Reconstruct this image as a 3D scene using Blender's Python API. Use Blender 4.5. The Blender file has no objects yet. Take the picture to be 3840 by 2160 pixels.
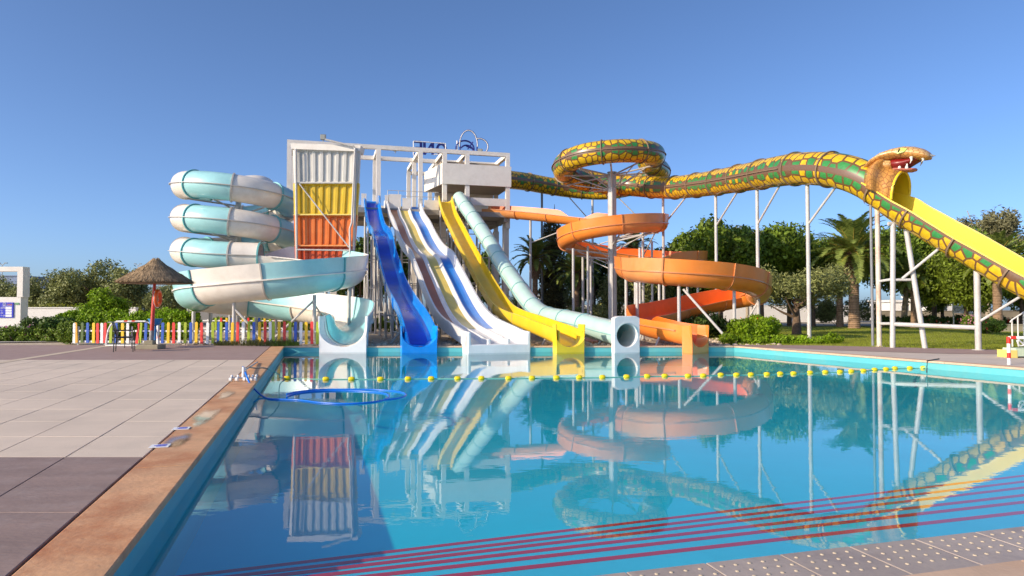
import bpy, bmesh, math, random
import numpy as np
from mathutils import Vector, Matrix
R = math.radians
random.seed(7); rng = np.random.default_rng(7)
sc = bpy.context.scene
COL = sc.collection

# ------------------------------------------------------------------ camera, sky, sun, exposure
F, W0, H0, HOR, CH = 2600.0, 3840.0, 2160.0, 1160.0, 1.55
PITCH = math.atan((HOR - H0 / 2) / F)
cam_d = bpy.data.cameras.new('camera'); cam = bpy.data.objects.new('camera', cam_d); COL.objects.link(cam)
cam_d.sensor_width = 36.0; cam_d.lens = F / W0 * 36.0; cam_d.clip_end = 3000.0; cam_d.clip_start = 0.05
cam.location = (0, 0, CH); cam.rotation_euler = (math.pi / 2 + PITCH, 0, 0); sc.camera = cam
SUN_EL = R(23); SH = Vector((-0.87, -0.49, 0)).normalized()
SUN = Vector((SH.x * math.cos(SUN_EL), SH.y * math.cos(SUN_EL), math.sin(SUN_EL)))
world = bpy.data.worlds.new('World'); sc.world = world; world.use_nodes = True
wn = world.node_tree
sky = wn.nodes.new('ShaderNodeTexSky'); sky.sky_type = 'NISHITA'; sky.sun_disc = False
sky.sun_elevation = SUN_EL; sky.sun_rotation = math.atan2(SH.x, SH.y)
sky.air_density = 0.60; sky.dust_density = 1.4; sky.ozone_density = 5.0; sky.altitude = 0
wn.links.new(sky.outputs[0], wn.nodes['Background'].inputs[0])
wn.nodes['Background'].inputs[1].default_value = 0.132
sun_d = bpy.data.lights.new('sun', 'SUN'); sun_d.energy = 3.2; sun_d.angle = R(0.53); sun_d.color = (1.0, 0.83, 0.62)
sun_o = bpy.data.objects.new('sun', sun_d); COL.objects.link(sun_o)
sun_o.rotation_euler = SUN.to_track_quat('Z', 'Y').to_euler(); sun_o.location = SUN * 80
vs = sc.view_settings; vs.view_transform = 'Standard'; vs.look = 'None'; vs.gamma = 1.0; vs.use_curve_mapping = False
vs.exposure = 0.70

# ------------------------------------------------------------------ pixel helpers (direction only; D = depth in metres)
K = 3840.0 / 2576.0
def ray(px, py):
    x = (px - W0 / 2) / F; y = (H0 / 2 - py) / F
    return Vector((x, math.cos(PITCH) - y * math.sin(PITCH), math.sin(PITCH) + y * math.cos(PITCH)))
def at(px, py, D):
    d = ray(px, py); return Vector((0, 0, CH)) + d * (D / d.y)
def q(x, y, D): return at(x * K, y * K, D)
def gnd(px, py, z=0.0):
    d = ray(px, py); return Vector((0, 0, CH)) + d * ((z - CH) / d.z)
def xd(px, D): return (px - W0 / 2) / F * D
def on_plane(px, py, A, B):
    d = ray(px, py); u = Vector((B[0] - A[0], B[1] - A[1]))
    n = Vector((-u.y, u.x)); t = (n.x * A[0] + n.y * A[1]) / (n.x * d.x + n.y * d.y)
    return Vector((0, 0, CH)) + d * t

# ------------------------------------------------------------------ materials
MATS = {}
def M(name, col, rough=0.5, var=0.10, scale=1.5, bump=0.0, bscale=30.0, metal=0.0, coat=0.0, dirt=None, dirt_amt=0.0, dscale=1.2, island=0.0, objrand=0.0, spec=0.5, stretch=None, transl=0.0):
    m = bpy.data.materials.new(name); m.use_nodes = True; nt = m.node_tree; N = nt.nodes; L = nt.links
    b = N['Principled BSDF']; b.inputs['Roughness'].default_value = rough; b.inputs['Metallic'].default_value = metal
    b.inputs['Coat Weight'].default_value = coat; b.inputs['Coat Roughness'].default_value = 0.12
    b.inputs['Specular IOR Level'].default_value = spec
    tc = N.new('ShaderNodeTexCoord'); mp = N.new('ShaderNodeMapping'); L.new(tc.outputs['Object'], mp.inputs[0])
    if stretch: mp.inputs['Scale'].default_value = stretch
    nz = N.new('ShaderNodeTexNoise'); nz.inputs['Scale'].default_value = scale; nz.inputs['Detail'].default_value = 6; nz.inputs['Roughness'].default_value = 0.65
    L.new(mp.outputs[0], nz.inputs['Vector'])
    cr = N.new('ShaderNodeMix'); cr.data_type = 'RGBA'
    cr.inputs['A'].default_value = (*[max(0, c * (1 - var)) for c in col], 1); cr.inputs['B'].default_value = (*[min(1, c * (1 + var)) for c in col], 1)
    rm = N.new('ShaderNodeMapRange'); rm.inputs['From Min'].default_value = 0.3; rm.inputs['From Max'].default_value = 0.7
    L.new(nz.outputs['Fac'], rm.inputs['Value']); L.new(rm.outputs[0], cr.inputs['Factor'])
    out = cr.outputs['Result']
    if island or objrand:
        src = N.new('ShaderNodeNewGeometry').outputs['Random Per Island'] if island else N.new('ShaderNodeObjectInfo').outputs['Random']
        a = island or objrand
        mr = N.new('ShaderNodeMapRange'); mr.inputs['To Min'].default_value = 1 - a; mr.inputs['To Max'].default_value = 1 + a
        L.new(src, mr.inputs['Value'])
        mm = N.new('ShaderNodeMix'); mm.data_type = 'RGBA'; mm.blend_type = 'MULTIPLY'; mm.inputs['Factor'].default_value = 1
        L.new(out, mm.inputs['A']); L.new(mr.outputs[0], mm.inputs['B']); out = mm.outputs['Result']
    if dirt:
        dz = N.new('ShaderNodeTexNoise'); dz.inputs['Scale'].default_value = dscale; dz.inputs['Detail'].default_value = 8; dz.inputs['Roughness'].default_value = 0.7
        L.new(tc.outputs['Object'], dz.inputs['Vector'])
        dr = N.new('ShaderNodeMapRange'); dr.inputs['From Min'].default_value = 0.48; dr.inputs['From Max'].default_value = 0.68; dr.inputs['To Max'].default_value = dirt_amt
        L.new(dz.outputs['Fac'], dr.inputs['Value'])
        dm = N.new('ShaderNodeMix'); dm.data_type = 'RGBA'; dm.inputs['B'].default_value = (*dirt, 1)
        L.new(dr.outputs[0], dm.inputs['Factor']); L.new(out, dm.inputs['A']); out = dm.outputs['Result']
    L.new(out, b.inputs['Base Color'])
    if bump:
        bz = N.new('ShaderNodeTexNoise'); bz.inputs['Scale'].default_value = bscale; bz.inputs['Detail'].default_value = 4
        L.new(mp.outputs[0], bz.inputs['Vector'])
        bp = N.new('ShaderNodeBump'); bp.inputs['Strength'].default_value = bump; bp.inputs['Distance'].default_value = 0.02
        L.new(bz.outputs['Fac'], bp.inputs['Height']); L.new(bp.outputs[0], b.inputs['Normal'])
    if transl:
        tr = N.new('ShaderNodeBsdfTranslucent'); L.new(out, tr.inputs[0])
        mx = N.new('ShaderNodeMixShader'); mx.inputs[0].default_value = transl
        L.new(b.outputs[0], mx.inputs[1]); L.new(tr.outputs[0], mx.inputs[2]); L.new(mx.outputs[0], N['Material Output'].inputs[0])
    MATS[name] = m; return m

FG = dict(rough=0.30, coat=0.2, var=0.08, scale=0.9, bump=0.35, bscale=1.6)
M('white_gel', (0.80, 0.74, 0.65), dirt=(0.45, 0.36, 0.25), dirt_amt=0.22, **FG)
M('white_slide', (0.82, 0.81, 0.79), dirt=(0.5, 0.45, 0.38), dirt_amt=0.18, **FG)
M('aqua_gel', (0.36, 0.66, 0.67), dirt=(0.22, 0.52, 0.54), dirt_amt=0.35, **FG)
M('aqua_rim', (0.13, 0.42, 0.43), **FG)
M('aqua_inner', (0.22, 0.68, 0.72), **FG)
M('white_rim', (0.50, 0.46, 0.41), **FG)
M('blue_gel', (0.004, 0.29, 0.86), rough=0.22, coat=0.4, var=0.15, scale=0.7, dirt=(0.10, 0.36, 0.85), dirt_amt=0.3, dscale=0.8)
M('blue_floor_shaded', (0.004, 0.07, 0.58), rough=0.2, coat=0.4, var=0.2, scale=0.7)  # blue gel darkened: shade inside the chute put into the colour
M('yellow_gel', (0.90, 0.62, 0.025), dirt=(0.72, 0.52, 0.12), dirt_amt=0.3, **FG)
M('yellow_pale', (0.78, 0.62, 0.17), dirt=(0.6, 0.42, 0.12), dirt_amt=0.3, **FG)
M('teal_tube', (0.47, 0.66, 0.60), dirt=(0.50, 0.62, 0.58), dirt_amt=0.4, **FG)
M('teal_rib', (0.26, 0.52, 0.52), **FG)
M('orange_gel', (0.84, 0.25, 0.035), dirt=(0.76, 0.31, 0.10), dirt_amt=0.45, dscale=0.5, **FG)
M('orange_faded', (0.72, 0.29, 0.09), dirt=(0.72, 0.38, 0.18), dirt_amt=0.4, dscale=0.5, **FG)
M('orange_inner', (0.86, 0.15, 0.012), rough=0.42, var=0.1)
M('yellow_chute', (0.88, 0.62, 0.015), rough=0.5, var=0.06, spec=0.3)
M('orange_rib', (0.60, 0.23, 0.08), **FG)
M('lane_red', (0.60, 0.19, 0.075), dirt=(0.42, 0.22, 0.15), dirt_amt=0.4, **FG)
M('lane_yellow', (0.80, 0.60, 0.12), dirt=(0.7, 0.58, 0.3), dirt_amt=0.4, **FG)
M('lane_blue', (0.015, 0.20, 0.66), dirt=(0.08, 0.3, 0.7), dirt_amt=0.3, **FG)
M('steel', (0.50, 0.49, 0.47), rough=0.45, var=0.12, scale=2, dirt=(0.36, 0.24, 0.14), dirt_amt=0.25, dscale=1.8)
M('steel_dark', (0.20, 0.21, 0.22), rough=0.5, var=0.15)
M('rust_pole', (0.62, 0.55, 0.47), rough=0.6, dirt=(0.42, 0.16, 0.05), dirt_amt=0.7, dscale=1.2)
M('stucco', (0.78, 0.74, 0.67), rough=0.85, var=0.05, scale=2, bump=0.12, bscale=18, dirt=(0.55, 0.49, 0.41), dirt_amt=0.35, dscale=0.9)
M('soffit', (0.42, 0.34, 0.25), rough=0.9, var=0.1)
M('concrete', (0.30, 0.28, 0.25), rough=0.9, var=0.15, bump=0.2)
M('panel_white', (0.55, 0.54, 0.50), rough=0.4, var=0.06, dirt=(0.5, 0.5, 0.46), dirt_amt=0.3)
M('panel_yellow', (0.62, 0.42, 0.02), rough=0.4, var=0.08, dirt=(0.62, 0.5, 0.1), dirt_amt=0.3)
M('panel_orange', (0.64, 0.15, 0.02), rough=0.4, var=0.1, dirt=(0.66, 0.25, 0.07), dirt_amt=0.4)
M('panel_red', (0.55, 0.08, 0.018), rough=0.4, var=0.1)
M('sign_blue', (0.02, 0.03, 0.22), rough=0.4)
M('board_blue', (0.02, 0.03, 0.50), rough=0.35)
M('print_white', (0.82, 0.82, 0.82), rough=0.5, var=0.02)
M('print_orange', (0.80, 0.25, 0.06), rough=0.5)
M('print_green', (0.12, 0.30, 0.13), rough=0.5)
M('lamp_grey', (0.24, 0.25, 0.24), rough=0.5)
M('lamp_glass', (0.45, 0.45, 0.38), rough=0.15)
M('slab_light', (0.66, 0.54, 0.42), rough=0.8, var=0.07, scale=0.6, bump=0.15, bscale=60, objrand=0.05, dirt=(0.52, 0.43, 0.34), dirt_amt=0.7, dscale=0.5)
M('slab_dark', (0.285, 0.195, 0.155), rough=0.62, var=0.18, scale=2.2, bump=0.25, bscale=25, objrand=0.04, dirt=(0.36, 0.275, 0.235), dirt_amt=0.6, dscale=2.6, stretch=(0.5, 1.6, 1))
M('deck_far', (0.33, 0.225, 0.195), rough=0.85, var=0.2, scale=6, bump=0.2, bscale=30, stretch=(0.4, 2.4, 1), dirt=(0.37, 0.28, 0.25), dirt_amt=0.5, dscale=0.5)
M('deck_right', (0.58, 0.49, 0.41), rough=0.8, var=0.08, scale=1, bump=0.1)
M('joint', (0.22, 0.185, 0.15), rough=0.95)
M('strip_tan', (0.58, 0.47, 0.34), rough=0.9, var=0.1)
M('path_grey', (0.46, 0.43, 0.40), rough=0.9)
M('coping', (0.66, 0.36, 0.17), rough=0.55, var=0.22, scale=1.6, bump=0.22, bscale=22, dirt=(0.46, 0.15, 0.035), dirt_amt=0.9, dscale=0.9, objrand=0.05)
M('coping_tan', (0.58, 0.40, 0.27), rough=0.7, var=0.12, scale=2, bump=0.15, dirt=(0.45, 0.25, 0.12), dirt_amt=0.4)
M('pool_wall', (0.10, 0.43, 0.46), rough=0.5, var=0.10, scale=1.2, dirt=(0.26, 0.42, 0.32), dirt_amt=0.35, dscale=0.8, stretch=(0.4, 0.4, 3))
M('pool_floor', (0.008, 0.62, 0.74), rough=0.6, var=0.06, scale=0.5)
M('step_blue', (0.06, 0.60, 0.74), rough=0.6, var=0.06)
M('step_red', (0.72, 0.015, 0.03), rough=0.6, var=0.08)
M('near_tile', (0.42, 0.345, 0.285), rough=0.45, var=0.12, scale=3, bump=0.15, dirt=(0.22, 0.175, 0.16), dirt_amt=0.7, dscale=1.6, objrand=0.05)
M('tile_nub', (0.50, 0.41, 0.29), rough=0.6)
M('ground', (0.28, 0.235, 0.16), rough=0.95, var=0.25, scale=0.4, bump=0.3, bscale=6)
M('gravel', (0.50, 0.40, 0.29), rough=0.95, var=0.35, scale=5, bump=1.0, bscale=9)
M('stone', (0.50, 0.41, 0.31), rough=0.95, var=0.2, island=0.3)
M('lawn', (0.29, 0.30, 0.03), rough=0.95, var=0.35, scale=0.5, bump=1.0, bscale=30, dirt=(0.42, 0.33, 0.09), dirt_amt=0.55, dscale=0.5)
M('grass', (0.30, 0.34, 0.035), rough=0.7, island=0.4, transl=0.3)
LF = dict(rough=0.55, var=0.25, scale=0.6, spec=0.35)
M('leaf_ficus', (0.15, 0.225, 0.022), island=0.45, transl=0.25, **LF)
M('leaf_dark', (0.08, 0.135, 0.02), island=0.45, transl=0.2, **LF)
M('leaf_olive', (0.23, 0.25, 0.08), island=0.4, transl=0.2, **LF)
M('leaf_bright', (0.23, 0.36, 0.012), island=0.45, transl=0.35, **LF)
M('leaf_mimosa', (0.17, 0.23, 0.02), island=0.45, transl=0.3, **LF)
M('leaf_reed', (0.30, 0.31, 0.03), island=0.4, transl=0.3, **LF)
M('leaf_cypress', (0.085, 0.075, 0.022), island=0.4, transl=0.1, **LF)
M('leaf_euc', (0.20, 0.19, 0.09), island=0.35, transl=0.2, **LF)
M('leaf_palm', (0.21, 0.265, 0.055), island=0.35, transl=0.25, **LF)
M('palm_stalk', (0.42, 0.28, 0.05), rough=0.7)
M('petal_pink', (0.55, 0.20, 0.30), rough=0.6, island=0.3)
M('petal_red', (0.70, 0.05, 0.02), rough=0.6, island=0.3)
M('bark', (0.15, 0.10, 0.065), rough=0.95, var=0.35, scale=6, bump=0.8, bscale=12)
M('bark_pale', (0.38, 0.31, 0.22), rough=0.95, var=0.2, scale=3, bump=0.5, bscale=9)
M('palm_bark', (0.27, 0.175, 0.105), rough=0.95, var=0.3, scale=5, bump=0.8, bscale=10, island=0.25)
M('thatch', (0.34, 0.235, 0.13), rough=0.95, var=0.35, scale=5, island=0.4)
M('pole_red', (0.55, 0.045, 0.03), rough=0.5, var=0.12, dirt=(0.45, 0.15, 0.1), dirt_amt=0.5, dscale=5)
M('pole_grey', (0.25, 0.25, 0.26), rough=0.7, dirt=(0.5, 0.5, 0.48), dirt_amt=0.7, dscale=6)
M('footing', (0.33, 0.29, 0.20), rough=0.95, bump=0.3, var=0.2)
M('ring_orange', (0.85, 0.13, 0.02), rough=0.4)
M('rope_white', (0.75, 0.73, 0.68), rough=0.8)
M('black_plastic', (0.018, 0.017, 0.018), rough=0.45)
M('black_iron', (0.03, 0.03, 0.03), rough=0.5)
for nm, c in (('red', (0.72, 0.035, 0.03)), ('yellow', (0.80, 0.50, 0.01)), ('blue', (0.012, 0.085, 0.45)), ('green', (0.33, 0.43, 0.015)), ('white', (0.80, 0.80, 0.79)), ('mustard', (0.70, 0.36, 0.01)), ('olive', (0.07, 0.12, 0.02))):
    M('picket_' + nm, c, rough=0.45, var=0.08, scale=4, dirt=tuple(0.6 * v for v in c), dirt_amt=0.3, dscale=5, objrand=0.06)
M('float_yellow', (0.90, 0.66, 0.01), rough=0.35)
M('rope_green', (0.20, 0.50, 0.38), rough=0.7)
M('hose_blue', (0.01, 0.17, 0.70), rough=0.3)
M('chrome', (0.65, 0.66, 0.67), rough=0.18, metal=1.0)
M('far_white', (0.74, 0.71, 0.66), rough=0.9, var=0.05)
M('far_blue', (0.20, 0.26, 0.38), rough=0.8)
M('far_glass', (0.10, 0.12, 0.15), rough=0.2)
M('banner', (0.75, 0.75, 0.77), rough=0.7, var=0.04)
M('mint', (0.52, 0.62, 0.44), rough=0.5)
M('red_paint', (0.80, 0.03, 0.02), rough=0.4)
M('white_paint', (0.80, 0.79, 0.77), rough=0.4, var=0.04)
M('cobra_skin', (0.62, 0.36, 0.14), rough=0.35, coat=0.3)
M('mouth_red', (0.20, 0.008, 0.008), rough=0.35)
M('gum', (0.50, 0.16, 0.12), rough=0.35)
M('fang', (0.80, 0.77, 0.68), rough=0.3)
M('eye_green', (0.42, 0.60, 0.12), rough=0.3)
M('snake_rim', (0.22, 0.15, 0.09), rough=0.5)
M('puddle', (0.30, 0.15, 0.06), rough=0.03, spec=0.5)
def soften(m):
    nt = m.node_tree; N = nt.nodes; L = nt.links; uv = N.new('ShaderNodeUVMap'); uv.uv_map = 'UVMap'; sp = N.new('ShaderNodeSeparateXYZ'); L.new(uv.outputs[0], sp.inputs[0])
    nz = N.new('ShaderNodeTexNoise'); nz.inputs['Scale'].default_value = 9; tc = N.new('ShaderNodeTexCoord'); L.new(tc.outputs['Object'], nz.inputs['Vector'])
    ad = N.new('ShaderNodeMath'); ad.operation = 'MULTIPLY_ADD'; ad.inputs[1].default_value = 0.3; L.new(nz.outputs['Fac'], ad.inputs[0]); L.new(sp.outputs['X'], ad.inputs[2])
    mr = N.new('ShaderNodeMapRange'); mr.inputs['From Min'].default_value = 0.55; mr.inputs['From Max'].default_value = 1.05; L.new(ad.outputs[0], mr.inputs['Value'])
    tr = N.new('ShaderNodeBsdfTransparent'); mx = N.new('ShaderNodeMixShader'); L.new(mr.outputs[0], mx.inputs[0]); L.new(N['Principled BSDF'].outputs[0], mx.inputs[1]); L.new(tr.outputs[0], mx.inputs[2]); L.new(mx.outputs[0], N['Material Output'].inputs[0])
soften(MATS['puddle'])
M('blue_crate', (0.02, 0.22, 0.55), rough=0.5)
M('tuft', (0.16, 0.17, 0.05), rough=0.8, island=0.5, transl=0.3)

def water_mat():
    m = bpy.data.materials.new('pool_water'); m.use_nodes = True; nt = m.node_tree; N = nt.nodes; L = nt.links
    N.remove(N['Principled BSDF'])
    tr = N.new('ShaderNodeBsdfTransparent'); tr.inputs[0].default_value = (0.80, 0.94, 0.97, 1)
    gl = N.new('ShaderNodeBsdfGlossy'); gl.inputs['Roughness'].default_value = 0.012
    ge = N.new('ShaderNodeNewGeometry'); dt = N.new('ShaderNodeVectorMath'); dt.operation = 'DOT_PRODUCT'
    def mth(op, a, b=None):
        x = N.new('ShaderNodeMath'); x.operation = op; L.new(a, x.inputs[0])
        if b is not None: x.inputs[1].default_value = b
        return x.outputs[0]
    mx = N.new('ShaderNodeMixShader'); tc = N.new('ShaderNodeTexCoord')
    mp = N.new('ShaderNodeMapping'); mp.inputs['Scale'].default_value = (1.0, 1.7, 1.0); L.new(tc.outputs['Object'], mp.inputs[0])
    nz = N.new('ShaderNodeTexNoise'); nz.inputs['Scale'].default_value = 3.2; nz.inputs['Detail'].default_value = 3; L.new(mp.outputs[0], nz.inputs['Vector'])
    nb = N.new('ShaderNodeTexNoise'); nb.inputs['Scale'].default_value = 0.35; nb.inputs['Detail'].default_value = 2; L.new(mp.outputs[0], nb.inputs['Vector'])
    ms = N.new('ShaderNodeMapRange'); ms.inputs['From Min'].default_value = 0.35; ms.inputs['From Max'].default_value = 0.65; ms.inputs['To Min'].default_value = 0.15; ms.inputs['To Max'].default_value = 1.0
    L.new(nb.outputs['Fac'], ms.inputs['Value'])
    mu = N.new('ShaderNodeMath'); mu.operation = 'MULTIPLY'; L.new(nz.outputs['Fac'], mu.inputs[0]); L.new(ms.outputs[0], mu.inputs[1])
    bp = N.new('ShaderNodeBump'); bp.inputs['Strength'].default_value = 0.085; bp.inputs['Distance'].default_value = 0.012
    L.new(mu.outputs[0], bp.inputs['Height'])
    L.new(bp.outputs[0], gl.inputs['Normal'])
    L.new(ge.outputs['Incoming'], dt.inputs[0]); L.new(ge.outputs['Normal'], dt.inputs[1])
    co = mth('ABSOLUTE', dt.outputs['Value']); iv = mth('MULTIPLY_ADD', co, -1.0); iv.node.inputs[2].default_value = 1.0
    pw = mth('POWER', iv, 4.6); fr = mth('MULTIPLY_ADD', pw, 0.955); fr.node.inputs[2].default_value = 0.045
    L.new(fr, mx.inputs[0]); L.new(tr.outputs[0], mx.inputs[1]); L.new(gl.outputs[0], mx.inputs[2])
    L.new(mx.outputs[0], N['Material Output'].inputs[0]); MATS['pool_water'] = m
water_mat()

def scale_mat(name, cell=2.1, cobra=False):
    """painted snake scales: UV.x = metres along the tube, UV.y = angle from the side seam (0..1 = 90 degrees)"""
    m = bpy.data.materials.new(name); m.use_nodes = True; nt = m.node_tree; N = nt.nodes; L = nt.links
    b = N['Principled BSDF']; b.inputs['Roughness'].default_value = 0.32; b.inputs['Coat Weight'].default_value = 0.25
    uv = N.new('ShaderNodeUVMap'); uv.uv_map = 'UVMap'
    mp = N.new('ShaderNodeMapping'); L.new(uv.outputs[0], mp.inputs[0])
    VY = 1.0 if cobra else 0.82
    mp.inputs['Scale'].default_value = (cell, cell * VY, 1)
    v1 = N.new('ShaderNodeTexVoronoi'); v1.voronoi_dimensions = '2D'; v1.inputs['Scale'].default_value = 1.0; v1.inputs['Randomness'].default_value = 0.68
    v2 = N.new('ShaderNodeTexVoronoi'); v2.voronoi_dimensions = '2D'; v2.feature = 'DISTANCE_TO_EDGE'; v2.inputs['Scale'].default_value = 1.0; v2.inputs['Randomness'].default_value = 0.68
    L.new(mp.outputs[0], v1.inputs['Vector']); L.new(mp.outputs[0], v2.inputs['Vector'])
    sep = N.new('ShaderNodeSeparateXYZ'); L.new(v1.outputs['Position'], sep.inputs[0])
    ramp = N.new('ShaderNodeValToRGB'); ramp.color_ramp.interpolation = 'CONSTANT'
    dv = N.new('ShaderNodeMath'); dv.operation = 'DIVIDE'; dv.inputs[1].default_value = cell * VY * (1.25 if not cobra else 1)
    ab = N.new('ShaderNodeMath'); ab.operation = 'ABSOLUTE'; L.new(sep.outputs['Y'], ab.inputs[0])
    L.new(ab.outputs[0], dv.inputs[0]); L.new(dv.outputs[0], ramp.inputs[0])
    e = ramp.color_ramp.elements
    if cobra:
        e[0].position = 0; e[0].color = (0.70, 0.45, 0.18, 1); e[1].position = 0.5; e[1].color = (0.62, 0.30, 0.07, 1)
        line = (0.33, 0.11, 0.03, 1)
    else:
        brown = (0.16, 0.085, 0.045, 1); line = (0.15, 0.075, 0.03, 1)
        e[0].position = 0.0; e[0].color = brown; e[1].position = 0.02; e[1].color = (0.04, 0.235, 0.055, 1)
        for pos, c in ((0.36, (0.66, 0.42, 0.014, 1)), (0.60, (0.72, 0.49, 0.025, 1)), (0.78, (0.60, 0.38, 0.015, 1)), (0.97, (0.05, 0.28, 0.06, 1))):
            x = e.new(pos); x.color = c
    base_col = ramp.outputs[0]
    if not cobra:    # some of the green scales next to the seam are yellow
        sc3 = N.new('ShaderNodeSeparateColor'); L.new(v1.outputs['Color'], sc3.inputs[0])
        gt = N.new('ShaderNodeMath'); gt.operation = 'GREATER_THAN'; gt.inputs[1].default_value = 0.86; L.new(sc3.outputs[0], gt.inputs[0])
        my = N.new('ShaderNodeMix'); my.data_type = 'RGBA'; my.inputs['B'].default_value = (0.74, 0.43, 0.012, 1)
        L.new(gt.outputs[0], my.inputs['Factor']); L.new(base_col, my.inputs['A']); base_col = my.outputs['Result']
    nz = N.new('ShaderNodeTexNoise'); nz.inputs['Scale'].default_value = 2.0; L.new(mp.outputs[0], nz.inputs['Vector'])
    hv = N.new('ShaderNodeMapRange'); hv.inputs['From Min'].default_value = 0.3; hv.inputs['From Max'].default_value = 0.7; hv.inputs['To Min'].default_value = 0.8; hv.inputs['To Max'].default_value = 1.15
    L.new(nz.outputs['Fac'], hv.inputs[0])
    m0 = N.new('ShaderNodeMix'); m0.data_type = 'RGBA'; m0.blend_type = 'MULTIPLY'; m0.inputs['Factor'].default_value = 1
    L.new(base_col, m0.inputs['A']); L.new(hv.outputs[0], m0.inputs['B'])
    st = N.new('ShaderNodeMapRange'); st.inputs['From Min'].default_value = 0.05 if cobra else 0.075; st.inputs['From Max'].default_value = 0.075 if cobra else 0.11
    L.new(v2.outputs['Distance'], st.inputs[0])
    m1 = N.new('ShaderNodeMix'); m1.data_type = 'RGBA'; m1.inputs['A'].default_value = line
    L.new(st.outputs[0], m1.inputs['Factor']); L.new(m0.outputs['Result'], m1.inputs['B']); res = m1.outputs['Result']
    if not cobra:   # brown band along the seam
        s2 = N.new('ShaderNodeSeparateXYZ'); L.new(uv.outputs[0], s2.inputs[0])
        a2 = N.new('ShaderNodeMath'); a2.operation = 'ABSOLUTE'; L.new(s2.outputs['Y'], a2.inputs[0])
        st2 = N.new('ShaderNodeMapRange'); st2.inputs['From Min'].default_value = 0.135; st2.inputs['From Max'].default_value = 0.15
        L.new(a2.outputs[0], st2.inputs[0])
        m2 = N.new('ShaderNodeMix'); m2.data_type = 'RGBA'; m2.inputs['A'].default_value = (0.17, 0.095, 0.055, 1)
        L.new(st2.outputs[0], m2.inputs['Factor']); L.new(res, m2.inputs['B']); res = m2.outputs['Result']
    L.new(res, b.inputs['Base Color']); MATS[name] = m
scale_mat('snake_scales', cell=2.6); scale_mat('snake_scales_big', cell=2.3); scale_mat('cobra_scales', cell=5.0, cobra=True)

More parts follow.
